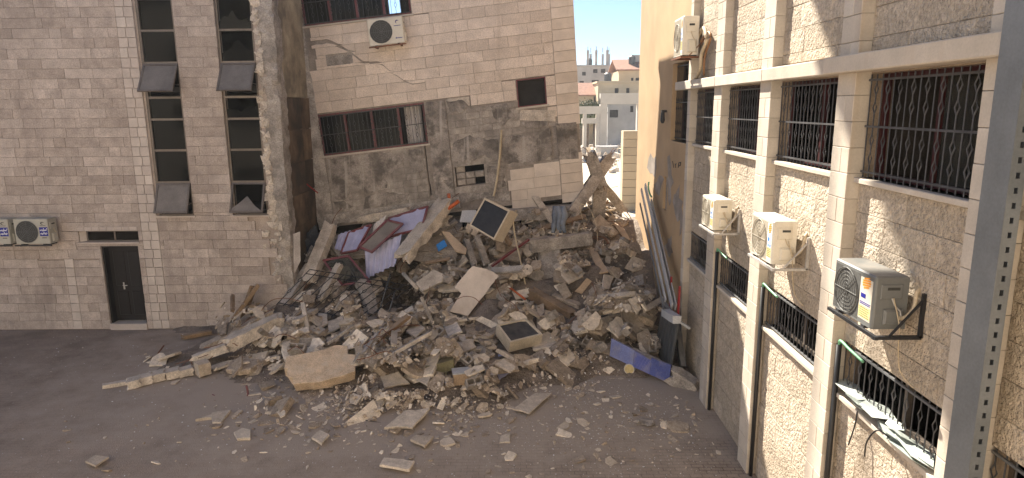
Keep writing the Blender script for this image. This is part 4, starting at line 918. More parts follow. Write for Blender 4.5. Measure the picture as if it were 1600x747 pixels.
def hero_beam(label, a, b, wd, th, m='conc', amp=.025, name='concrete_beam', cat='beam', seed=0, up=(0, 0, 1), ragged=.06, taper=1., mask=True, lift=0, smooth=False, bars=None):
    A = atY(*a) if len(a) == 3 else hit(*a, lift); B = atY(*b) if len(b) == 3 else hit(*b, lift)
    o = rough_beam(A, B, wd, th, amp*.8, .1, seed, up, taper, ragged).build(name, m); tag(o, label, cat)
    if (bars if bars is not None else (cat in ('beam', 'pillar', 'column') and wd > .25)):
        rb = random.Random(seed+500); d_ = (B-A).normalized()
        for k in range(4):
            e, sg = (B, 1) if k < 3 else (A, -1); o1 = Vector((rb.uniform(-1, 1), rb.uniform(-1, 1), rb.uniform(-1, 1)))*min(wd, th)*.35; q = MB(); l_ = rb.uniform(.15, .5)
            q.tube(smooth_path([e+o1-d_*sg*.2, e+o1+d_*sg*l_*.5, e+o1*1.3+d_*sg*l_+Vector((rb.uniform(-.12, .12), rb.uniform(-.12, .12), rb.uniform(-.15, .05)))], 3), .009, 5); q.build('rebar', 'rust', o)
    if mask:
        for t in (0, .25, .5, .75, 1):
            x = a[0]+(b[0]-a[0])*t; y = a[1]+(b[1]-a[1])*t; HERO.append((x-14, x+14, y-12, y+12, (A+(B-A)*t).y))
    return o
def hits(poly, lift): return [(*p, hit(*p, lift).y) for p in poly]
hero_slab('large pale stepped wall slab leaning upright in the middle of the heap', [(739, 415), (768, 423), (780, 431), (731, 494), (718, 490), (703, 487), (712, 471), (721, 458), (710, 449)], [(718, 490, 16.5), (739, 415, 17.3), (780, 431, 17.25)], .06, 'msmooth')
hero_slab('big thick stone clad wall slab tilted toward the courtyard at lower left', [(447, 557), (444, 575), (449, 576), (449, 588), (457, 590), (458, 600), (500, 597), (533, 588), (555, 580), (556, 554), (544, 553), (543, 540), (523, 539), (505, 546), (488, 550), (470, 553)], [(500, 597, 13.15), (525, 540, 14.15), (445, 575, 13.45)], .26, 'tanface', amt=.7)
hero_slab('pale two step slab lying flat in front of the heap', [(600, 668), (632, 641), (650, 641), (672, 637), (645, 668), (622, 666)], [(600, 668, atZ(600, 668, 0.1).y), (672, 637, atZ(672, 637, 0.16).y), (645, 668, atZ(645, 668, 0.1).y)], .05, 'slab')
hero_slab('thin grey slab flat on the paving right of the heap front', [(801, 641), (836, 616), (862, 616), (827, 648)], [(801, 641, atZ(801, 641, 0.055).y), (862, 616, atZ(862, 616, 0.055).y), (827, 648, atZ(827, 648, 0.055).y)], .03, 'slab')
hero_slab('irregular pale slab perched beside the dark hollow', [(649, 442), (677, 420), (693, 428), (691, 440), (660, 455)], [(649, 442, 17.2), (677, 420, 17.6), (660, 455, 17.0)], .1, 'conc_pale')
hero_slab('pale slab alone on the open ground at lower left', [(133, 724), (150, 714), (171, 717), (150, 731)], [(133, 724, atZ(133, 724, 0.055).y), (150, 714, atZ(150, 714, 0.055).y), (150, 731, atZ(150, 731, 0.055).y)], .04, 'slab')
hero_slab('notched pale slab on the ground below the rusty angle iron', [(305, 655), (330, 647), (331, 644), (361, 640), (345, 660), (332, 660), (330, 652)], [(305, 655, atZ(305, 655, 0.055).y), (361, 640, atZ(361, 640, 0.055).y), (345, 660, atZ(345, 660, 0.055).y)], .06, 'slab')
hero_slab('small pale slab pair on the ground left of the heap', [(365, 675), (378, 668), (392, 671), (391, 684), (370, 685)], [(365, 675, atZ(365, 675, 0.055).y), (392, 671, atZ(392, 671, 0.055).y), (370, 685, atZ(370, 685, 0.055).y)], .06, 'slab')
hero_slab('pale slab on the ground near the bottom left of the heap', [(487, 687), (500, 675), (515, 682), (503, 697)], [(487, 687, atZ(487, 687, 0.055).y), (500, 675, atZ(500, 675, 0.055).y), (503, 697, atZ(503, 697, 0.055).y)], .05, 'slab')
hero_slab('pale slab on the ground at the bottom centre', [(593, 730), (600, 719), (648, 724), (640, 738)], [(593, 730, atZ(593, 730, 0.055).y), (648, 724, atZ(648, 724, 0.055).y), (640, 738, atZ(640, 738, 0.055).y)], .05, 'slab')
hero_slab('pale slab leaning near the ground, lower centre left', [(641, 690), (650, 683), (678, 685), (664, 700)], [(641, 690, atZ(641, 690, 0.055).y), (678, 685, atZ(678, 685, 0.055).y), (664, 700, atZ(664, 700, 0.055).y)], .05, 'slab')
for i, (P, lab) in enumerate(((((512, 505), (535, 492), (539, 507), (514, 520)), 'bright square slab behind the big tilted slab'), (((497, 489), (511, 487), (512, 505), (500, 512)), 'narrow upright slab left of the bright square slab'), (((415, 487), (441, 488), (441, 500), (416, 499)), 'white rectangular block on the beams at the left end'),
    (((488, 534), (503, 525), (514, 533), (497, 541)), 'pale square slab resting behind the thick wall slab'), (((594, 588), (622, 580), (640, 598), (600, 605)), 'pale jagged slab in the middle of the heap front'), (((648, 594), (655, 583), (674, 592), (668, 604)), 'small tilted pale slab right of the jagged slab'),
    (((635, 520), (648, 505), (665, 515), (650, 530)), 'pale slab in the upper middle of the heap'), (((715, 535), (735, 530), (745, 542), (722, 552)), 'pale slab below the stepped leaning slab'), (((742, 500), (752, 494), (778, 506), (775, 516)), 'long pale slab beside the lower cabinet'),
    (((690, 505), (712, 500), (722, 517), (700, 525)), 'flat pale slab left of the lower cabinet'), (((954, 342), (966, 339), (985, 374), (976, 375)), 'long cardboard coloured board on the alley rubble'), (((919, 388), (930, 387), (950, 424), (936, 427)), 'brown board lying down the right slope'),
    (((944, 428), (960, 431), (952, 452), (942, 450)), 'pale board piece below the brown board'), (((898, 455), (917, 434), (925, 439), (909, 459)), 'tan board tilted on the right slope'), (((938, 497), (950, 494), (958, 498), (955, 521), (941, 521)), 'speckled grey tile panel standing near the blue panel'),
    (((994, 508), (1016, 507), (1030, 514), (1012, 518), (998, 514)), 'white ragged plaster sheet near the grey folded gate'), (((800, 455), (826, 450), (836, 462), (806, 468)), 'pale slab below the leaning concrete beam'), (((838, 478), (850, 473), (852, 520), (840, 512)), 'upright pale stone strip behind the lower cabinet'))):
    hero_slab(lab, P, hits(P, .22 if P[0][1] < 560 else .15)[:3], .05 if i not in (2,) else .15, 'slab' if i not in (10, 11, 13) else 'cardboard', amt=.6)
hero_beam('pale broken concrete pillar leaning across the curtained window', (697, 318, 19.35), (630, 402, 17.75), .50, .36, 'conc_pale', .05, 'broken_pillar', 'pillar', 3, ragged=.15, taper=.85)
hero_beam('whitish broken column leaning beside the dark gap', (517, 352, 19.2), (482, 440, 17.75), .34, .28, 'conc_pale', .04, 'broken_column', 'column', 5, ragged=.1)
hero_beam('shorter grey column leaning left of the whitish column', (486, 415, 18.2), (446, 478, 17.2), .26, .24, 'conc', .035, 'broken_column', 'column', 6, ragged=.08)
hero_beam('thin pale post lying among the leaning columns', (530, 415, 17.9), (500, 470, 17.1), .18, .16, 'conc_pale', .03, 'broken_column', 'column', 7)
hero_beam('grey broken beam end behind the bent window grille', (565, 440, 17.7), (585, 492, 16.9), .32, .24, 'conc', .05, 'broken_column', 'column', 8)
hero_beam('long concrete beam sloping down onto the ground at left', (436, 500, 15.9), (352, 540, 15.0), .34, .3, 'conc_pale', .035, seed=11, ragged=.12)
hero_beam('outer end of the long concrete beam lying at left', (356, 541, 14.95), (303, 561, 14.75), .26, .18, 'conc_pale', .03, seed=12, ragged=.12)
hero_beam('brown dusty plank behind the long beam', (425, 488, 16.8), (310, 548, 15.9), .36, .14, 'chunk', .05, 'plank', 'plank', 13, ragged=.12)
hero_beam('dark flat timber against the foot of the left building', (330, 519, 17.0), (285, 527, 16.6), .16, .1, 'wood', .02, 'plank', 'plank', 14)
hero_beam('grey concrete strip lying in front of the block row', (365, 600, 14.1), (300, 622, 13.5), .35, .08, 'chunk', .03, 'plank', 'plank', 15, ragged=.1)
for i, (x, y, Y) in enumerate(((210, 597, 14.05), (228, 592, 14.15), (248, 587, 14.25), (270, 583, 14.35), (292, 579, 14.45))):
    A = atZ(x-11, y+3, .1); B = atZ(x+10, y-2, .12)
    tag(rough_beam(A, B, .30, .18, .02, .09, 40+i, ragged=.03).build('kerb_block', 'conc_pale'), 'pale block in the row lying on the ground at left', 'block', 'row of pale kerb blocks at left'); HERO.append((x-13, x+13, y-9, y+8, Y))
tag(rough_beam(atZ(307, 577, .2), atZ(326, 572, .2), .32, .3, .02, .09, 47).build('kerb_block', 'slab'), 'bright cube like block at the right end of the block row', 'block')
tag(rough_beam(atZ(160, 604, .05), atZ(200, 597, .05), .14, .08, .015, .09, 48).build('kerb_strip', 'conc_pale'), 'thin pale strip at the left tip of the block row', 'strip')
hero_beam('thick broken concrete beam rising diagonally behind the leaning facade', (893, 335, 19.7), (953, 245, 20.7), .34, .34, 'conc', .03, seed=21, ragged=.15, up=(0, 1, 0))
hero_beam('short beam crossing the diagonal beam in the alley mouth', (922, 243, 20.2), (938, 286, 20.35), .36, .3, 'conc', .03, seed=22, ragged=.15, up=(0, 1, 0))
hero_beam('grooved beam falling right from the crossing in the alley', (942, 290, 21.0), (975, 330, 21.2), .28, .26, 'conc', .03, seed=23, ragged=.08, up=(0, 1, 0))
hero_beam('rough stub of column under the crossed beams', (937, 288, 20.6), (934, 345, 20.5), .42, .36, 'conc', .04, seed=24, ragged=.1, name='column_stub', cat='column')
hero_beam('smooth grey concrete beam jutting right from the heap', (828, 384, 18.5), (922, 372, 18.9), .34, .36, 'conc', .02, seed=25, ragged=.05)
hero_beam('grey column stub standing under the jutting beam', (858, 388, 18.75), (856, 458, 18.2), .62, .4, 'conc', .05, seed=26, ragged=.1, name='column_stub', cat='column', up=(0, 1, 0))
hero_beam('brown faced beam sloping down in the heap', (830, 458, 17.3), (893, 494, 16.4), .30, .26, 'wood', .03, seed=27, ragged=.08)
hero_beam('second brown plank across the heap on the right', (866, 462, 17.2), (905, 478, 16.7), .22, .1, 'chunk', .03, seed=28, name='plank', cat='plank')
hero_beam('broken slab edge hanging under the leaning facade', (560, 343, 19.4), (640, 330, 19.5), .3, .25, 'conc_pale', .07, seed=29, ragged=.1, name='broken_slab_edge', cat='slab', mask=False)
hero_beam('dark timber post leaning under the upper cabinet', (728, 375, 18.9), (742, 415, 18.2), .16, .14, 'conc', .02, seed=30, name='timber_post', cat='post')
hero_beam('second dark timber post under the upper cabinet', (745, 370, 18.9), (760, 412, 18.2), .16, .12, 'conc', .02, seed=34, name='timber_post', cat='post')
hero_beam('tan timber sticking out below the upper cabinet', (785, 362, 18.5), (797, 382, 18.2), .12, .08, 'wood', .012, seed=35, name='timber_post', cat='post')
hero_beam('pale mass of concrete under the hanging floor edge', (700, 345, 19.5), (640, 350, 19.3), .4, .3, 'conc_pale', .1, seed=36, ragged=.2, name='broken_slab_edge', cat='slab', mask=False)
def rod(name, label, cat, pts, r, m, n=6):
    P = [atY(*p) if len(p) == 3 else hit(*p, .18) for p in pts]
    return tube_thing(name, label, cat, smooth_path(P) if len(P) > 2 else P, r, m, n)
q = MB(); q.bar(atY(768, 416, 17.9), atY(826, 374, 18.5), .1, .05); tag(q.build('maroon_bar', 'maroon'), 'maroon window rail leaning below the upper cabinet', 'rail')
rod('rust_rod', 'orange rusty rod sticking out of the middle heap', 'rod', [(796, 449, 17.3), (821, 468, 16.9)], .03, 'orangepl')
rod('orange_pipe', 'broken orange pipe at the foot of the leaning facade', 'pipe', [(699, 327, 19.1), (717, 314, 19.2)], .06, 'orangepl', 10)
rod('orange_pipe', 'short orange pipe end above the broken pillar', 'pipe', [(701, 303, 19.6), (702, 312, 19.5)], .05, 'orangepl', 10)
rod('yellow_hose', 'yellowish hose hanging down beside the upper cabinet', 'hose', [(807, 328, 18.4), (802, 345, 18.3), (806, 375, 18.1), (812, 402, 17.9), (820, 440, 17.6), (824, 462, 17.2)], .022, 'hose_tan', 8)
tube_thing('hanging_rope', 'pale twisted hose hanging from a hole in the block wall', 'hose', smooth_path([FM(5.86, 1.96, -.03), FM(5.85, 1.86, .06), FM(5.75, 1.2, .08), FM(5.6, .5, .1), FM(5.46, .02, .16)]), .035, 'hose_tan', 8)
tube_thing('wire', 'thin pale wire arching in front of the crossed beams', 'wire', smooth_path([atY(905, 318, 19.5), atY(920, 325, 19.4), atY(931, 350, 19.2), atY(934, 378, 18.9)]), .01, 'hose_tan', 5)
tube_thing('wire', 'thin wire dropping from the left crossed beam', 'wire', smooth_path([atY(905, 322, 19.4), atY(911, 345, 19.2), atY(917, 365, 19.0)]), .008, 'hose_tan', 5)
rod('angle_iron', 'maroon bent angle iron on the ground left of the thick slab', 'iron bar', [(332, 617, 13.2), (352, 628, 12.95), (385, 622, 13.1), (385, 602, 13.2)], .022, 'maroon')
rod('rebar', 'thin dark bar lying between the beams at left', 'iron bar', [(430, 585, 14.2), (395, 598, 13.95), (360, 604, 13.8)], .014, 'rust')
rod('rebar', 'rusty reinforcing bar among the left beams', 'iron bar', [(400, 566, 14.6), (365, 582, 14.4), (335, 598, 14.2)], .014, 'rust')
rod('rebar', 'small dark stick on the bare ground near the left wall', 'iron bar', [(247, 552, 15.6), (256, 540, 15.9)], .02, 'rust')
rod('rebar', 'dark bar lying across the front rubble', 'iron bar', [(560, 655, 12.0), (650, 668, 11.75), (740, 662, 11.9)], .014, 'iron')
rod('red_pole', 'thin red pole crossing the dark gap beside the left building', 'pole', [(455, 268, 19.2), (497, 302, 19.3)], .018, 'red')
# cabinets
def cabinet(label, top, ys, dvec, dep, rim, name='cabinet'):
    P, n = plane_pts(top, [(*top[i], ys[i]) for i in range(3)])
    t = thing(name, label, 'cabinet', P[0]-n*dep); b = MB(); off = Vector(dvec).normalized()*dep if dvec else -n*dep
    c = sum(P, Vector())/4; I = [p+(c-p)*rim for p in P]; ii = [p-n*.03 for p in I]
    b.add(P+I+ii+[p+off for p in P], [(i, (i+1) % 4, 4+(i+1) % 4, 4+i) for i in range(4)]+[(4+i, 4+(i+1) % 4, 8+(i+1) % 4, 8+i) for i in range(4)]+[(i, (i+1) % 4, 12+(i+1) % 4, 12+i) for i in range(4)]+[(12, 13, 14, 15)])
    b.build('case', 'cream', t); k = MB(); k.add(ii, [(0, 1, 2, 3)]); k.build('dark_panel', 'panelblack', t)
    HERO.append((min(p[0] for p in top)-4, max(p[0] for p in top)+6, min(p[1] for p in top)-4, max(p[1] for p in top)+22, c.y)); return t
cabinet('cream cabinet with a black panel tipped on its corner under the facade', [(757, 309), (797, 329), (772, 375), (733, 352)], [18.2, 18.1, 17.7, 17.8], (.55, .8, -.35), .42, .1)
cabinet('cream cabinet with a black top lying in the lower heap', [(776, 507), (822, 497), (848, 522), (797, 535)], [15.15, 15.55, 15.0, 14.6], None, .30, .13)
# fallen window sashes, curtains and grille
def sash(label, quad, ys, wd, fill, group=None):
    P, n = plane_pts(quad, [(*quad[i], ys[i]) for i in range(3)]); t = thing('window_sash', label, 'window sash', P[0], group); m_ = MB()
    for i in range(4):
        d_ = (P[(i+1) % 4]-P[i]).normalized(); q = MB(); q.bar(P[i]-d_*wd*.3, P[(i+1) % 4]+d_*wd*.3, wd, .05, n); q.build('frame_bar', 'maroon', t)
    if fill:
        c = sum(P, Vector())/4; k = MB(); N_ = 8; vs = []
        for i in range(N_+1):
            for j in range(N_+1):
                a, b_ = i/N_, j/N_; p = P[0]*(1-a)*(1-b_)+P[1]*a*(1-b_)+P[2]*a*b_+P[3]*(1-a)*b_
                vs.append(p+(n*(.03*math.sin(a*19)+.02*noise.noise(p*3)) if fill.startswith('curtain') else -n*.01))
        k.add(vs, [(i*(N_+1)+j, (i+1)*(N_+1)+j, (i+1)*(N_+1)+j+1, i*(N_+1)+j+1) for i in range(N_) for j in range(N_)]); k.build('curtain' if fill.startswith('curtain') else 'pane', fill, t, fill.startswith('curtain'), False)
    xs = [p[0] for p in quad]; ys_ = [p[1] for p in quad]; HERO.append((min(xs)-4, max(xs)+4, min(ys_)-6, max(ys_)+4, c.y if fill else P[0].y)); return t
sash('narrow maroon sash with lilac curtain behind, leftmost of the fallen window', [(545, 364), (580, 351), (558, 391), (533, 396)], [18.7, 18.6, 18.2], .05, 'curtain')
sash('maroon sash with dusty grey panel tipped over the curtains', [(561, 386), (605, 344), (629, 350), (581, 394)], [18.0, 18.5, 18.45], .055, 'flap')
sash('maroon sash with lilac curtain squeezed under the facade edge', [(608, 341), (668, 323), (659, 357), (600, 372)], [18.9, 18.9, 18.5], .055, 'curtain')
sash('lowest fallen maroon sash with grey dusty pane', [(506, 407), (545, 400), (578, 440), (535, 445)], [18.2, 18.1, 17.6], .055, 'glass_dusty')
def drape(label, quad, ys, m, folds=5, amp=.06, cat='curtain'):
    P = [atY(*quad[i], ys[i]) for i in range(4)]; N_, K = 30, 10; vs = []
    n = (P[1]-P[0]).cross(P[3]-P[0]).normalized()
    for j in range(K+1):
        for i in range(N_+1):
            a, b_ = i/N_, j/K; p = P[0]*(1-a)*(1-b_)+P[1]*a*(1-b_)+P[2]*a*b_+P[3]*(1-a)*b_
            vs.append(p+n*(amp*(.35+.65*b_)*math.sin(a*folds*6.28+1.3*noise.noise(p*2)))+Vector((0, 0, -.03*abs(math.sin(a*9))*b_)))
    q = MB(); q.add(vs, [(j*(N_+1)+i, j*(N_+1)+i+1, (j+1)*(N_+1)+i+1, (j+1)*(N_+1)+i) for j in range(K) for i in range(N_)])
    o = q.build('fallen_curtain', m, None, True, False); HERO.append((min(p[0] for p in quad)-3, max(p[0] for p in quad)+3, min(p[1] for p in quad)-3, max(p[1] for p in quad)+3, P[0].y)); return tag(o, label, cat)
drape('lilac curtain hanging below the fallen window sashes', [(570, 392), (628, 366), (619, 412), (573, 434)], [18.35, 18.35, 17.95, 17.95], 'curtain', 6)
drape('whitish curtain folds between the fallen sashes', [(584, 350), (604, 336), (590, 372), (578, 380)], [18.75, 18.75, 18.5, 18.5], 'curtain_w', 3, .04)
drape('lilac curtain bundle at the left of the fallen sashes', [(529, 366), (548, 360), (536, 392), (523, 388)], [18.8, 18.8, 18.5, 18.5], 'curtain', 3, .05)
GQ = [(484, 421), (645, 447), (560, 505), (432, 476)]; GP, gn = plane_pts(GQ, [(484, 421, 17.45), (645, 447, 17.2), (432, 476, 16.9)])
GT = thing('fallen_window_grille', 'bent black wrought iron window grille lying on the left of the heap', 'grille', GP[3])
def gp(a, b, o=0): return GP[0]*(1-a)*(1-b)+GP[1]*a*(1-b)+GP[2]*a*b+GP[3]*(1-a)*b+gn*(.05*math.sin(a*5)*b+o)
for i in range(13):
    a = i/12; b_ = MB(); L = (gp(a, 1)-gp(a, 0)).length
    grille_bar(b_, lambda s_, z: gp(a+s_/3.2, min(1, z/L)), L, [L*.3, L*.62] if i % 2 == 0 else [], .011, .05, .17); b_.build('bar', 'iron', GT)
for b0 in (0., .12, .95): b_ = MB(); b_.tube([gp(k/8, b0) for k in range(9)], .013, 4); b_.build('rail', 'iron', GT)
for (p, lab) in (((592, 488, 16.9, 610, 428, 17.6), 'thin grey rail standing in the dark hollow under the curtain'), ((608, 488, 16.9, 617, 455, 17.3), 'second thin grey rail in the dark hollow')):
    tube_thing('thin_rail', lab, 'rail', [atY(*p[:3]), atY(*p[3:])], .018, 'iron_grey', 6)
tube_thing('white_pipe', 'short whitish pipe angling down under the broken pillar', 'pipe', [atY(630, 427, 17.6), atY(653, 452, 17.1)], .055, 'conc_pale', 10)
# blue panel, bucket, folded gate, leaning boards
A = hit(953, 556, .12); Bv = hit(1046, 599, .03); dv = (Bv-A).normalized(); nv = Vector((dv.y, -dv.x, 0)).normalized(); nv = nv if nv.y < 0 else -nv
BP = thing('blue_wall_panel', 'broken wall piece faced with three shades of blue tile by the right wall', 'wall piece', A+dv*.6)
L = (Bv-A).length; segs = ((0, .40, 'bluetile_pale', .40, .36), (.40, .68, 'bluetile_mid', .36, .30), (.68, 1., 'bluetile', .36, .40))
for (s0, s1, mm, h0, h1) in segs:
    p0 = A+dv*L*s0; p1 = A+dv*L*s1; q = MB(); z = Vector((0, 0, 1)); lean = -nv*.0
    q.prism([p0+nv*.01, p1-dv*.006+nv*.01, p1-dv*.006+z*h1+nv*-.06, p0+z*h0+nv*-.06], -nv*.05); q.build('blue_tile', mm, BP)
rough_beam(A-nv*.17+Vector((0, 0, .17)), Bv-nv*.17+Vector((0, 0, .17)), .16, .3, .03, .1, 61, ragged=.05).build('backing', 'conc', BP)
rough_beam(Bv+dv*.02-nv*.08+Vector((0, 0, .2)), Bv+dv*.62-nv*.08+Vector((0, 0, .12)), .3, .34, .05, .1, 62, ragged=.12).build('concrete_end', 'conc', BP)
k = MB()
for i in range(7):
    s = .41+.26*i/6
    for (h0, h1) in ((.02, .30),): k.bar(A+dv*L*s+nv*.009+Vector((0, 0, h0)), A+dv*L*min(.675, s+.08)-nv*.056+Vector((0, 0, h1)), .008, .004)
k.build('tile_pattern', 'bluetile_pale', BP)
HERO += [(950, 1000, 522, 575, A.y+.1), (990, 1052, 540, 606, (A.y+Bv.y)/2+.5), (1036, 1096, 556, 618, Bv.y+.6)]
c0 = hit(983, 577, .16); ax = Vector((-.35, -.9, .12)).normalized(); q = MB(); q.tube([c0, c0-ax*.24], [.12, .135], 16); bk_ = thing('plastic_bucket', 'small yellowed plastic tub lying open end out before the blue panel', 'bucket', c0-Vector((0, 0, .1)))
q.build('tub', 'curtain_w', bk_); q = MB(); q.tube([c0+ax*.002, c0+ax*.004], [.105, .105], 16); q.build('contents', 'bucket', bk_); HERO.append((970, 997, 560, 592, 14.8))
GA = thing('folded_gate', 'dark grey ribbed metal gate folded against the right wall', 'gate', (3.35, 14.5, .2))
for i in range(6):
    y = 13.75+.25*i; q = MB(); stone_mb(q, lambda a, b, w: Vector((3.32-w+.12*(b-.3), a, b)), y, y+.245, .18, 1.42, -.03, .03, .02, .004); q.build('rib', 'shutter', GA)
q = MB(); q.bar((3.42, 13.72, 1.44), (3.42, 15.28, 1.44), .06); q.build('top_rail', 'steel', GA)
q = MB(); q.bar((3.42, 13.7, 1.44), (3.66, 13.55, 1.30), .05); q.build('hinge_arm', 'slat', GA)
tag(rough_beam((3.6, 13.8, .3), (3.62, 14.5, 1.1), .12, .2, .02, .1, 70).build('dark_board', 'shutter'), 'dark board wedged between the folded gate and the wall', 'board')
for i, (x0, y0, X0, x1, y1, X1, wd, m_, lab) in enumerate(((1002, 296, 3.42, 1040, 470, 3.30, .10, 'slat', 'outer grey metal strip leaning down along the plaster wall'), (1008, 290, 3.5, 1050, 478, 3.38, .16, 'slat', 'wide grey metal strip leaning along the plaster wall'), (1017, 315, 3.6, 1056, 480, 3.48, .2, 'slat', 'widest pale metal sheet nearest the plaster wall'), (1000, 318, 3.34, 1037, 482, 3.22, .06, 'iron_grey', 'thin dark rail along the leaning metal strips'))):
    A_ = atX(x0, y0, X0); B_ = atX(x1, y1, X1); q = MB(); q.bar(A_, B_, wd, .03, (1, 0, 0)); tag(q.build('metal_strip', m_), lab, 'metal strip'); HERO.extend((x0+(x1-x0)*k_/8-6, x0+(x1-x0)*k_/8+10, y0+(y1-y0)*k_/8-12, y0+(y1-y0)*k_/8+12, A_.y+(B_.y-A_.y)*k_/8) for k_ in range(9))
for (x, y, x2, y2, lab) in ((1049, 432, 1047, 478, 'red bar standing at the end of the leaning strips'), (1062, 447, 1059, 496, 'second red bar closer to the right wall')):
    q = MB(); A_ = atX(x, y, 3.5); B_ = atX(x2, y2, 3.5); q.bar(A_, B_, .045, .045); tag(q.build('red_bar', 'red'), lab, 'bar')
tag(rough_beam(atX(1040, 488, 3.3), atX(1058, 500, 3.3), .18, .16, .02, .08, 71).build('grey_block', 'slat'), 'pale grey block at the foot of the leaning strips', 'block')
# boxes and cloth
def px_box(label, name, cat, P0, P1, h, d, m_, lid=None):
    A_ = hit(*P0, .12); B_ = hit(*P1, .12); t = thing(name, label, cat, A_); ax_ = (B_-A_); ax_.z = 0; n_ = Vector((-ax_.y, ax_.x, 0)).normalized()*d; n_ = n_ if n_.y > 0 else -n_; z = Vector((0, 0, h))
    q = MB(); q.box8([A_, B_, B_+n_, A_+n_, A_+z, B_+z, B_+n_+z, A_+n_+z]); q.build('case', m_, t)
    if lid: q = MB(); e = ax_.normalized()*.015; q.box8([A_+z*1.01-e-n_*.03, B_+z*1.01+e-n_*.03, B_+n_*1.03+z*1.01+e, A_+n_*1.03+z*1.01-e, A_+z*1.12-e-n_*.03, B_+z*1.12+e-n_*.03, B_+n_*1.03+z*1.12+e, A_+n_*1.03+z*1.12-e]); q.build('lid', lid, t)
    for k_ in (.3, .7): q = MB(); p = A_+ax_*k_-n_*.015; q.box8([p, p+ax_*.05, p+ax_*.05+n_*.013, p+n_*.013, p+z, p+ax_*.05+z, p+ax_*.05+z+n_*.013, p+z+n_*.013]); q.build('batten', m_, t)
    HERO.append((P0[0]-3, P1[0]+3, P0[1]-30, P0[1]+4, A_.y)); return t
px_box('olive wooden crate half buried in the middle of the heap', 'wooden_crate', 'crate', (665, 590), (709, 578), .24, .3, 'greenwood')
px_box('small box with a pale lid in the lower middle heap', 'small_box', 'box', (709, 603), (737, 600), .24, .3, 'cardboard', 'slat')
q = MB(); rc = random.Random(6)
for i in range(3):
    x = 866+7*i; q.tube([atY(x+rc.uniform(-2, 2), 322, 19.3), atY(x+rc.uniform(-3, 3), 336, 19.25), atY(x+rc.uniform(-3, 3), 352, 19.1), atY(x+rc.uniform(-4, 4), 364, 19.0)], [.08, .12, .09, .05], 7)
tag(q.build('hanging_cloth', 'cloth_blue', None, True), 'dark blue grey cloth hanging from the rubble edge right of the cabinet', 'cloth')
tag(rough_beam(atY(470, 395, 19.0), atY(488, 365, 19.3), .5, .5, .2, .08, 80, ragged=.2).build('dark_bundle', 'cloth'), 'black bundle of furniture in the dark gap left of the columns', 'furniture')
hero_slab('white board standing at the edge of the dark gap', [(459, 366), (469, 362), (470, 408), (460, 428)], [(459, 366, 17.75), (469, 362, 17.95), (460, 428, 17.7)], .03, 'curtain_w', 'white_board', 'board', .2)
hero_slab('blue printed carton among the middle rubble', [(682, 382), (694, 374), (699, 384), (686, 392)], [(682, 382, 18.2), (694, 374, 18.4), (686, 392, 18.1)], .08, 'skyblueink', 'carton', 'box', .2)
hero_slab('grey sheet metal square left of the upper cabinet', [(722, 329), (744, 328), (742, 348), (718, 347)], [(722, 329, 19.0), (744, 328, 19.0), (718, 347, 18.8)], .02, 'slat', 'metal_sheet', 'sheet', .2)
hero_slab('rust stained plaster sheet under the orange pipe', [(690, 361), (702, 362), (729, 388), (728, 397), (712, 393)], [(690, 361, 18.6), (702, 362, 18.6), (712, 393, 18.1)], .05, 'cardboard', 'plaster_sheet', 'sheet', .5)
hero_slab('pale blue cushion piece under the lower cabinet', [(778, 553), (800, 556), (800, 566), (780, 568)], [(778, 553, 14.55), (800, 556, 14.5), (780, 568, 14.3)], .1, 'curtain', 'cushion', 'cushion', .3)
hero_slab('crumpled pale plastic sheet in the lower right heap', [(778, 585), (800, 578), (808, 590), (796, 598), (780, 598)], [(778, 585, 13.7), (800, 578, 13.9), (780, 598, 13.5)], .03, 'curtain', 'plastic_sheet', 'sheet', .8)

HERO += [(592, 652, 432, 486, 18.5), (748, 824, 388, 412, 18.3)]
# ------------------------------------------------------------------ loose rubble, dropped largest first on the growing height field
rr = random.Random(77)
def hull(pts):
    bm = bmesh.new()
    for p in pts: bm.verts.new(p)
    r_ = bmesh.ops.convex_hull(bm, input=bm.verts)
    bmesh.ops.delete(bm, geom=[v for v in bm.verts if not v.link_faces], context='VERTS'); bm.verts.index_update()
    V_ = [tuple(v.co) for v in bm.verts]; F_ = [tuple(v.index for v in f.verts) for f in bm.faces]; bm.free(); return V_, F_
def proto_chunk():
    a, b_, c = 1., rr.uniform(.5, .9), rr.uniform(.28, .6); P = []
    for sx in (-1, 1):
        for sy in (-1, 1):
            for sz in (-1, 1):
                if rr.random() < .9: P.append((sx*a*.5*rr.uniform(.72, 1), sy*b_*.5*rr.uniform(.72, 1), sz*c*.5*rr.uniform(.75, 1)))
    for _ in range(3): P.append((rr.uniform(-.5, .5)*a, rr.uniform(-.5, .5)*b_, rr.uniform(-.5, .5)*c))
    return hull(P)+((a, b_, c),)
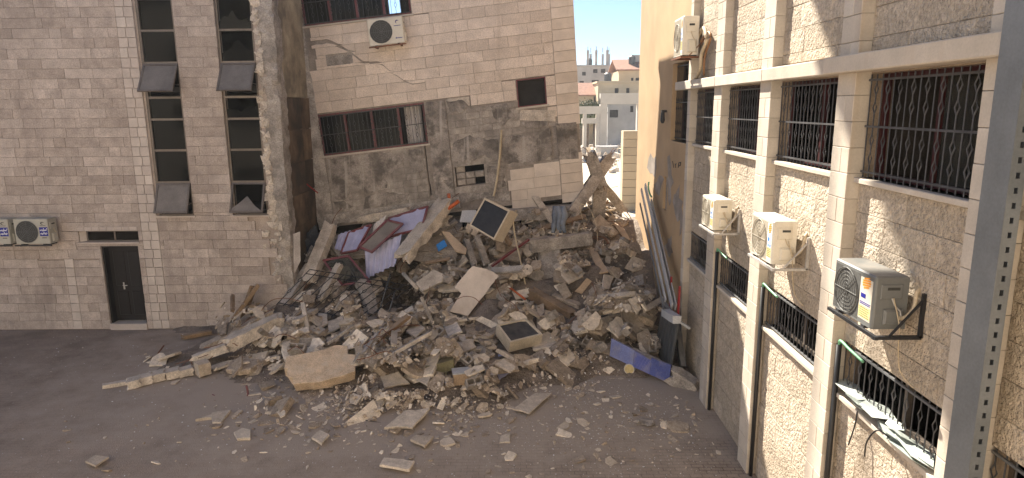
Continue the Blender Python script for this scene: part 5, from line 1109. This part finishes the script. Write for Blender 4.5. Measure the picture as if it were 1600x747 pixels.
def proto_slab():
    a, b_, t = 1., rr.uniform(.42, .9), rr.uniform(.07, .14); P = [(-.5*a, -.5*b_), (.5*a, -.5*b_), (.5*a, .5*b_), (-.5*a, .5*b_)]; out = []
    for i, p in enumerate(P):
        q = P[(i+1) % 4]; k = rr.random()
        if k < .4: out.append(p)
        elif k < .75:                                   # corner broken off
            pr_ = P[i-1]; s = rr.uniform(.15, .5); e = rr.uniform(.15, .5); out += [(p[0]+(pr_[0]-p[0])*s, p[1]+(pr_[1]-p[1])*s), (p[0]+(q[0]-p[0])*e, p[1]+(q[1]-p[1])*e)]
        else: out.append((p[0]*rr.uniform(.6, .9), p[1]*rr.uniform(.6, .9)))
        if rr.random() < .5: s = rr.uniform(.35, .65); out.append(((p[0]*(1-s)+q[0]*s)*rr.uniform(.85, 1.02), (p[1]*(1-s)+q[1]*s)*rr.uniform(.85, 1.02)))
    n = len(out); ins = .955
    V_ = [(x*ins, y*ins, t/2+rr.uniform(-.01, .01)) for x, y in out]+[(x, y, t/2-.03) for x, y in out]+[(x*rr.uniform(.93, 1.03), y*rr.uniform(.93, 1.03), -t/2) for x, y in out]
    F_ = [tuple(range(n))]+[(i, n+i, n+(i+1) % n, (i+1) % n) for i in range(n)]+[(n+i, 2*n+i, 2*n+(i+1) % n, n+(i+1) % n) for i in range(n)]+[tuple(range(2*n, 3*n))[::-1]]
    return V_, F_, (a, b_, t)
def proto_block():
    q = MB(); w_, d_, h_ = 1., .5, .5; t = .09; x1 = rr.uniform(.1, .5) if rr.random() < .6 else .5
    q.box(-.5, x1, -d_/2, -d_/2+t, -h_/2, h_/2); q.box(-.5, x1, d_/2-t, d_/2, -h_/2, h_/2)
    for x in (-.5, -.05, .41):
        if x+t <= x1+.01: q.box(x, x+t, -d_/2+t+.001, d_/2-t-.001, -h_/2, h_/2)
    V_ = [(x+rr.uniform(-.025, .025)*(1 if x > -.4 else .3), y+rr.uniform(-.012, .012), z+rr.uniform(-.02, .02)) for x, y, z in q.v]
    return V_, q.f, (x1+.5, d_, h_)
def mk(protos, m_, nm):
    out = []
    for V_, F_, dm in protos:
        q = MB(); q.add(V_, F_); out.append((q.mesh(nm, m_), np.array(V_), F_, dm))
    return out
PC = mk([proto_chunk() for _ in range(26)], 'chunk', 'chunk'); PSL = mk([proto_slab() for _ in range(26)], 'slab', 'slab'); PB = mk([proto_block() for _ in range(8)], 'cmu', 'block')
PSD = mk([proto_slab() for _ in range(16)], 'chunk', 'dusty_slab')
PC2 = mk([proto_chunk() for _ in range(10)], 'conc', 'concrete_chunk')
dens = np.clip((heap(GX, GY)-.07)*5, 0, 1)
dens[(GY > 20.6) & (GX < 2.0)] = 0; dens[(GX > 3.55)] = 0; dens[(GX < -6.25) & (GY > 17.35)] = 0; dens[GY > 25] = 0
near = np.zeros_like(dens)
for _ in range(1):
    dd = np.clip(1-np.abs(heap(GX, GY)-.0)*8, 0, 1)
spread = np.exp(-(((GX+2.6)/2.6)**2+((GY-12.6)/1.25)**2))*.6+np.exp(-(((GX-2.2)/1.8)**2+((GY-12.2)/2.0)**2))*.12+np.exp(-(((GX+6.4)/1.5)**2+((GY-15.2)/1.0)**2))*.10
spread[(GX > 3.55) | (GY > 17.3) | (GY < 9.5)] = 0
cell = np.arange(dens.size); 
def sampler(p): p = p.ravel()/p.sum(); return np.cumsum(p)
cs_heap = sampler(dens*(1+.6*(GY < 16.5))); cs_all = sampler(dens*.7+spread*.6); cs_sp = sampler(spread*(1-dens*.8)+.006*((GX < 3.5) & (GY > 9.6) & (GY < 17.2)))
def pick(cs): i = int(np.searchsorted(cs, rr.random())); return GX.flat[min(i, GX.size-1)]+rr.uniform(-.03, .03), GY.flat[min(i, GX.size-1)]+rr.uniform(-.03, .03)
def blocked(x, y, z):
    p = Vector((x, y, z)); a, b_ = proj(p)
    for (x0, x1, y0, y1, Y) in HERO:
        if x0 < a < x1 and y0 < b_ < y1 and y < Y+.35: return True
    return False
def drop(size, dm, cs, tilt, fill=0):
    for _ in range(30):
        x, y = pick(cs)
        for _k in range(fill):
            x2, y2 = pick(cs)
            if rel(x2, y2) < rel(x, y): x, y = x2, y2
        r_ = size*max(dm[0], dm[1])*.42; i0, i1 = int((y-r_-GY0)/GS), int((y+r_-GY0)/GS)+1; j0, j1 = int((x-r_-GX0)/GS), int((x+r_-GX0)/GS)+1
        if i0 < 0 or j0 < 0 or i1 >= HT.shape[0] or j1 >= HT.shape[1] or x > 3.6-r_: continue
        w_ = np.maximum(HT[i0:i1+1, j0:j1+1], 0); zt = float(np.percentile(w_, 65)); th = size*dm[2]
        if blocked(x, y, zt+th*.5): continue
        sx = float((w_[:, -1].mean()-w_[:, 0].mean())/max(r_*2, .1)); sy = float((w_[-1].mean()-w_[0].mean())/max(r_*2, .1)); sx = max(-1., min(1., sx)); sy = max(-1., min(1., sy))
        n = Vector((-sx+rr.gauss(0, tilt), -sy+rr.gauss(0, tilt), 1)).normalized(); R = n.to_track_quat('Z', 'Y').to_matrix() @ Matrix.Rotation(rr.uniform(0, 6.28), 3, 'Z')
        if zt < .02: z = th*.42
        else: z = zt+th*.22
        cc = HT[i0:i1+1, j0:j1+1]; HT[i0:i1+1, j0:j1+1] = np.maximum(cc, min(zt+th*.62, zt+.3)*1.0)
        return Vector((x, y, z)), R
    return None
def rel(x, y):
    i = min(max(int((y-GY0)/GS), 3), HT.shape[0]-4); j = min(max(int((x-GX0)/GS), 3), HT.shape[1]-4)
    return float(HT[i, j]-HT[i-3:i+4:3, j-3:j+4:3].mean())
def zone(p):
    if p.y < 13.2 or hval(p.x, p.y, HB) < .03: return 'on the open paving before the heap'
    if p.x < -5.2: return 'at the left foot of the heap by the corner column'
    if p.x > 1.6: return 'on the right slope of the heap below the alley'
    if p.y > 17.4: return 'high on the heap under the leaning facade'
    return 'in the front of the heap' if p.y < 15 else 'in the middle of the heap'
LAB = {'slab': ('broken_slab', 'loose pale stone cladding piece in the rubble', 'slab', 'loose pale cladding pieces in the rubble'),
       'chunk': ('rubble_chunk', 'loose rough brownish masonry chunk in the rubble', 'rubble', 'loose masonry chunks in the rubble'),
       'dusty': ('dusty_slab', 'loose dusty brown slab piece in the rubble', 'slab', 'loose dusty slab pieces in the rubble'),
       'conc': ('concrete_chunk', 'loose grey concrete chunk in the rubble', 'rubble', 'loose grey concrete chunks in the rubble'),
       'block': ('hollow_block', 'loose broken hollow concrete block in the rubble', 'block', 'loose hollow blocks in the rubble')}
def stuff(n, lo, hi, al, css, name, label, mats, tilt):
    acc = {m_: ([], [], [], [0]) for m_ in mats}
    for _ in range(n):
        s = min(hi, lo*rr.paretovariate(al)); m_ = rr.choice(list(mats)); me, V_, F_, dm = rr.choice(mats[m_]); r_ = drop(s, dm, css, tilt, 3)
        if not r_: continue
        R = np.array(r_[1])*s; P = V_ @ R.T+np.array(r_[0]); a, f_, rn, c_ = acc[m_]; a.append(P); f_ += [tuple(i+c_[0] for i in q) for q in F_]; rn += [rr.random()]*len(P); c_[0] += len(P)
    for m_, (a, f_, rn, c_) in acc.items():
        if not a: continue
        q = MB(); q.v = [tuple(p) for p in np.concatenate(a).tolist()]; q.f = f_; q.r = rn; tag(q.build(name, m_.strip(), None, False, False), label, 'rubble', kind='stuff')
stuff(1500, .09, .26, 2.4, cs_heap, 'small_rubble', 'small broken stones filling the rubble heap', {'slab': PSL, 'chunk ': PSD, 'chunk': PC}, .4)
stuff(1500, .03, .12, 2.2, cs_all, 'rubble_gravel', 'gravel sized fragments in the hollows of the heap', {'slab': PSL, 'chunk': PC}, .6)
def proto_long():
    q = rough_beam((-.5, 0, 0), (.5, 0, 0), rr.uniform(.09, .16), rr.uniform(.05, .1), .006, .2, rr.randrange(999), ragged=.03); return q.v, q.f, (1., .14, .1)
PL = {m_: mk([proto_long() for _ in range(5)], m_, 'long_piece') for m_ in ('wood', 'conc', 'conc_pale')}
LN = {'wood': ('timber_piece', 'broken brown timber', 'timber'), 'conc': ('beam_fragment', 'long grey beam fragment', 'beam'), 'conc_pale': ('stone_strip', 'long pale stone strip', 'strip')}
def long_pieces(n):
    for _ in range(n):
        m_ = rr.choice(('wood', 'conc', 'conc', 'conc_pale')); me, V_, F_, dm = rr.choice(PL[m_]); s = rr.uniform(.7, 1.5); r_ = drop(s*.6, dm, cs_heap, .3)
        if not r_: continue
        ax_ = r_[1] @ Vector((s*.5, 0, 0))
        if any(blocked(*(r_[0]+ax_*t_)) for t_ in (-1, -.6, .6, 1)): continue
        nm, lab, cat = LN[m_]; o = bpy.data.objects.new(nm, me); COL.objects.link(o); tz = Matrix.Rotation(rr.gauss(0, .25), 3, 'Y')
        o.matrix_world = Matrix.Translation(r_[0]+Vector((0, 0, .06))) @ (r_[1] @ tz @ Matrix.Diagonal((s, s*1.1, s*1.1))).to_4x4(); z_ = zone(r_[0]); tag(o, lab+' '+z_, cat, lab+' '+z_)
sizes = sorted([min(.85, .33*rr.paretovariate(2.8)) for _ in range(900)], reverse=True)
count = {}
for k, s in enumerate(sizes):
    u = rr.random(); kind = 'slab' if u < .40 else ('dusty' if u < .66 else ('chunk' if u < .82 else ('conc' if u < .90 else 'block')))
    me, V_, F_, dm = rr.choice({'slab': PSL, 'dusty': PSD, 'chunk': PC, 'conc': PC2, 'block': PB}[kind])
    if kind == 'block': s = .38*rr.uniform(.9, 1.05)
    if kind in ('chunk', 'conc'): s *= .72
    if kind in ('slab', 'dusty'): s *= 1.12
    r_ = drop(s, dm, cs_heap if rr.random() < .93 else cs_all, .26 if kind in ('slab', 'dusty') else .4)
    if not r_: continue
    count[kind] = count.get(kind, 0)+1
    if count[kind] > 300: continue
    nm, lab, cat, grp = LAB[kind]; o = bpy.data.objects.new(nm, me); COL.objects.link(o)
    o.matrix_world = Matrix.Translation(r_[0]) @ (r_[1] @ Matrix.Diagonal((s, s, s))).to_4x4(); z_ = zone(r_[0]); tag(o, lab.replace('in the rubble', z_), cat, grp+', '+z_)
long_pieces(95)
for k in range(34):
    r_ = drop(.3, (1, .6, .2), cs_heap, .3)
    if not r_: continue
    a = rr.uniform(0, 6.28); d_ = Vector((math.cos(a), math.sin(a)*.8, rr.uniform(-.1, .35))); l_ = rr.uniform(.5, 1.3); p0 = r_[0]-Vector((0, 0, .1)); sd_ = Vector((-d_.y, d_.x, rr.uniform(.2, .8)))*rr.uniform(-.3, .3); z_ = zone(r_[0])
    tube_thing('reinforcing_bar', 'bent rusty reinforcing bar '+z_, 'iron bar', smooth_path([p0, p0+d_*l_*.4+Vector((0, 0, .15)), p0+d_*l_*.75+sd_*.6+Vector((0, 0, .2)), p0+d_*l_+sd_+Vector((0, 0, rr.uniform(-.05, .3)))], 4), .009, 'rust', 5, 'bent reinforcing bars '+z_)
stuff(500, .08, .2, 2.4, cs_heap, 'small_rubble', 'small broken stones lying on the rubble heap', {'slab': PSL, 'chunk ': PSD, 'chunk': PC}, .3)
stuff(1800, .03, .10, 2.2, cs_all, 'rubble_gravel', 'gravel sized fragments over the rubble heap', {'slab': PSL, 'chunk': PC}, .6)
stuff(420, .09, .30, 2.2, cs_sp, 'apron_fragments', 'tile fragments spread before the heap', {'slab': PSL, 'chunk': PSD}, .2)
stuff(1100, .025, .11, 1.9, cs_sp, 'scattered_fragments', 'small fragments scattered over the courtyard ground', {'slab': PSL, 'chunk': PC}, .4)
cs_cr = sampler(np.exp(-(((GX-1.8)/2.2)**2+((GY-12.0)/2.0)**2))*((GX < 3.5) & (GY > 9.6))+.12*((GX < 3.5) & (GY > 9.6) & (GY < 17.2)))
stuff(1700, .011, .035, 2.3, cs_cr, 'glass_crumbs', 'white crumbs of broken glass and plaster on the paving', {'white': mk([proto_slab() for _ in range(4)], 'white', 'crumb')}, .4)

# ------------------------------------------------------------------ what shows through the alley
def house(name, label, m_, x0, x1, y0, dep, h, wins, roof=None):
    t = thing(name, label, 'building', ((x0+x1)/2, y0+dep/2, 0), 'buildings beyond the alley'); w_ = MB(); F = lambda a, b, w: Vector((a, y0-w, b))
    for q in subtract((x0, x1, 0, h), wins): w_.fbox(F, *q, -.3, 0)
    w_.box(x0, x0+.3, y0+.301, y0+dep, 0, h); w_.box(x1-.3, x1, y0+.301, y0+dep, 0, h); w_.box(x0+.3, x1-.3, y0+dep-.3, y0+dep, 0, h); w_.build('wall', m_, t)
    for q in wins: k = MB(); k.fbox(F, q[0]+.02, q[1]-.02, q[2]+.02, q[3]-.02, -.25, -.2); k.build('window', 'dark', t)
    r_ = MB()
    if roof: 
        r_.prism([(x0-.5, y0-.5, h), (x1+.5, y0-.5, h), (x1+.5, y0+dep/2, h+2.0), (x0-.5, y0+dep/2, h+2.0)], (0, 0, .2)); r_.prism([(x0-.5, y0+dep/2, h+2.0), (x1+.5, y0+dep/2, h+2.0), (x1+.5, y0+dep+.5, h), (x0-.5, y0+dep+.5, h)], (0, 0, .2)); r_.build('roof', roof, t)
    else: r_.box(x0-.2, x1+.2, y0-.2, y0+dep+.2, h+.01, h+.3); r_.build('roof', m_, t)
    return t
def X_(px_, Y): return atY(px_, 165, Y).x
def Z_(py, Y): return atY(930, py, Y).z
Y = 130; h = Z_(104, Y); x0, x1 = X_(895, Y), X_(963, Y)
t = house('unfinished_building', 'grey unfinished concrete building with bare roof columns far beyond the alley', 'far_grey', x0, x1, Y, 12, h, [(X_(a, Y), X_(b, Y), Z_(d_, Y), Z_(c, Y)) for a, b, c, d_ in ((909, 915, 112, 118), (924, 935, 125, 135), (905, 912, 126, 136), (945, 956, 124, 134), (926, 933, 108, 114), (938, 945, 108, 114), (950, 957, 108, 114), (917, 922, 146, 156), (940, 950, 145, 155))])
for i, px_ in enumerate((918, 925, 931, 944, 948, 954)):
    q = MB(); x = X_(px_, Y); q.box(x-.22, x+.22, Y+.5+i % 2*3, Y+.94+i % 2*3, h+.3, Z_(82 if i % 2 else 78, Y)); q.build('roof_column', 'far_grey', t)
    q = MB(); q.bar((x, Y+.7+i % 2*3, Z_(80, Y)), (x, Y+.7+i % 2*3, Z_(72, Y)), .1); q.build('rebar', 'rust', t)
Y = 115; house('yellow_house', 'yellow house with red tiled roof beyond the alley', 'far_tan', X_(966, Y), X_(1010, Y), Y, 10, Z_(111, Y), [(X_(a, Y), X_(b, Y), Z_(d_, Y), Z_(c, Y)) for a, b, c, d_ in ((985, 989, 122, 142), (976, 980, 130, 143), (992, 998, 122, 142))], 'tile_red')
q = MB(); x = X_(985, 118); 
for i in range(3): q.box(x, x+2.6, 118.5+i*.9, 118.6+i*.9, Z_(108, 118), Z_(86, 118))
tag(q.build('rooftop_panels', 'far_white'), 'pale louvred rooftop panel above the red roof', 'roof panel')
Y = 105; house('long_tan_building', 'low tan building behind the white portal frame', 'far_tan', X_(934, Y), X_(1005, Y), Y, 8, Z_(130, Y), [(X_(960, Y), X_(966, Y), Z_(146, Y), Z_(138, Y)), (X_(978, Y), X_(983, Y), Z_(146, Y), Z_(138, Y))])
Y = 100; house('grey_shop_row', 'grey broken ground floor row in the shade behind the portal', 'far_grey', X_(950, Y), X_(1008, Y), Y, 4, Z_(163, Y), [(X_(953, Y), X_(966, Y), Z_(184, Y), Z_(172, Y)), (X_(985, Y), X_(990, Y), Z_(176, Y), Z_(166, Y))])
Y = 128; house('small_red_roof_house', 'small house with red roof edge left of the portal', 'far_tan', X_(880, Y), X_(909, Y), Y-20, 8, Z_(150, Y-20), [], 'tile_red')
Y = 85; t = thing('portal_frame', 'white rendered portal frame standing beyond the alley', 'gateway', (X_(960, Y), Y, 0))
for (a, b, c, d_, nm) in ((938, 949, 150, 238, 'post'), (912, 917, 168, 236, 'post'), (932, 937.6, 168, 238, 'post'), (996, 1006, 150, 238, 'post'), (938, 1006, 146, 163, 'beam'), (905, 938, 166, 178, 'beam'), (910, 937, 185, 193, 'beam')):
    q = MB(); zc = max(0, Z_(d_, Y)); dy = .0 if nm == 'post' else .02; q.box(X_(a, Y), X_(b, Y), Y-dy, Y+.9+dy, zc if nm == 'beam' else 0, Z_(c, Y)-(0 if nm == 'beam' else .3)); q.build(nm, 'far_white', t)
q = MB(); n = 14; cx_, r0 = X_(944, 83), 1.25; q.tube([(cx_, 80, 0), (cx_, 80, 1.1)], r0, n); q.tube([(cx_, 80, 1.1), (cx_, 80, 1.3)], r0*1.12, n); tag(q.build('round_pedestal', 'far_grey'), 'round grey pedestal on the sandy lot beyond the alley', 'pedestal')
GPl = thing('gate_pillar', 'tan block gate pillar standing just beyond the alley corner', 'pillar', (X_(985, 38), 38.4, 0)); Y = 38
for i in range(10):
    q = MB(); q.cur = rr.random(); stone_mb(q, lambda a, b, w: Vector((a, Y-w, b)), X_(975, Y), X_(1000, Y), i*.46, (i+1)*.46, -.8, .02, .02, .006); q.build('pillar_block', 'far_tan', GPl)
tr = random.Random(12)
def tree(label, x, y, h, r_):
    t = thing('tree', label, 'tree', (x, y, 0), 'trees beyond the alley'); q = MB(); q.tube([(x, y, 0), (x+.1, y, h*.45), (x, y, h*.8)], [.22, .16, .06], 7); q.build('trunk', 'bark', t); k = MB()
    for _ in range(2600):
        d_ = Vector((tr.gauss(0, 1), tr.gauss(0, 1), tr.gauss(0, 1))).normalized()*r_*tr.random()**.4; d_ *= .7+.5*noise.noise(d_*.9+Vector((x, 0, 0))); c = Vector((x, y, h*.7))+Vector((d_.x, d_.y, d_.z*.85)); a = Vector((tr.gauss(0, 1), tr.gauss(0, 1), tr.gauss(0, 1))).normalized()*.16; b_ = a.cross(Vector((tr.random(), tr.random(), 1))).normalized()*.1
        k.cur = tr.random(); k.add([c-a, c+b_, c+a, c-b_], [(0, 1, 2, 3)])
    k.build('crown', 'leaf', t, False, False)
tree('dusty green tree left of the white portal', X_(918, 95), 95, 7.5, 2.6); tree('second dusty tree behind the portal post', X_(930, 98), 98, 7.0, 2.2); tree('low tree by the grey unfinished building', X_(907, 104), 104, 6.0, 2.4)
q = MB(); fr_ = random.Random(15)
for _ in range(700):
    x = fr_.uniform(7, 24); y = fr_.uniform(60, 97); s = fr_.uniform(.15, .7)*(1 if fr_.random() < .8 else 1.8); V_, F_, dm = PC[fr_.randrange(26)][1:]; R = Euler((fr_.uniform(0, 6), fr_.uniform(0, 6), fr_.uniform(0, 6))).to_matrix(); q.cur = fr_.random()
    hh = max(0, 1.2*math.exp(-((x-16)/5)**2-((y-88)/7)**2)); q.add([Vector((x, y, hh*fr_.random()+s*.2))+R @ Vector(p)*s for p in V_], F_)
tag(q.build('distant_rubble', 'slab', None, False, False), 'pale rubble strewn over the lot beyond the alley', 'rubble', kind='stuff')
q = MB(); c = atZ(925, 238, 0); q.cur = .3
for i in range(9): a = i*.7; q.prism([(X_(918, 70)+i*.25, 70+math.sin(a), .01), (X_(918, 70)+i*.25+.5, 69.6, .1), (X_(918, 70)+i*.25+.4, 71.2, .5*abs(math.sin(a))), (X_(918, 70)+i*.25-.1, 71, .3)], (0, 0, .05))
tag(q.build('blue_tarpaulin', 'skyblueink'), 'crumpled blue tarpaulin on the ground beyond the alley', 'tarpaulin')

for (px_, Y, lab) in ((921, 132, 'black rooftop water tank on the unfinished building'), (951, 107, 'dark rooftop water tank on the low tan building'), (988, 116, 'small dark tank behind the red tiled roof')):
    h_ = {132: Z_(104, 130)+.3, 107: Z_(130, 105)+.3, 116: Z_(111, 115)+1.2}[Y]; x = X_(px_, Y); q = MB(); q.tube([(x, Y+1.5, h_), (x, Y+1.5, h_+.15), (x, Y+1.5, h_+1.2), (x, Y+1.5, h_+1.45)], [.55, .6, .6, .3], 12); tag(q.build('water_tank', 'shutter'), lab, 'water tank')
# ------------------------------------------------------------------ dusty air
hz_ = MB(); hz_.box(-60, 80, -40, 170, -1, 24); hm_ = bpy.data.materials.new('dusty_air'); hm_.use_nodes = True; t_ = hm_.node_tree; t_.nodes.clear()
pv = t_.nodes.new('ShaderNodeVolumePrincipled'); pv.inputs['Color'].default_value = (.9, .93, .97, 1); pv.inputs['Density'].default_value = .0005; pv.inputs['Anisotropy'].default_value = .3
oo = t_.nodes.new('ShaderNodeOutputMaterial'); t_.links.new(pv.outputs[0], oo.inputs['Volume'])
tag(hz_.build('haze', hm_), 'thin dusty haze in the air', 'haze', kind='stuff')
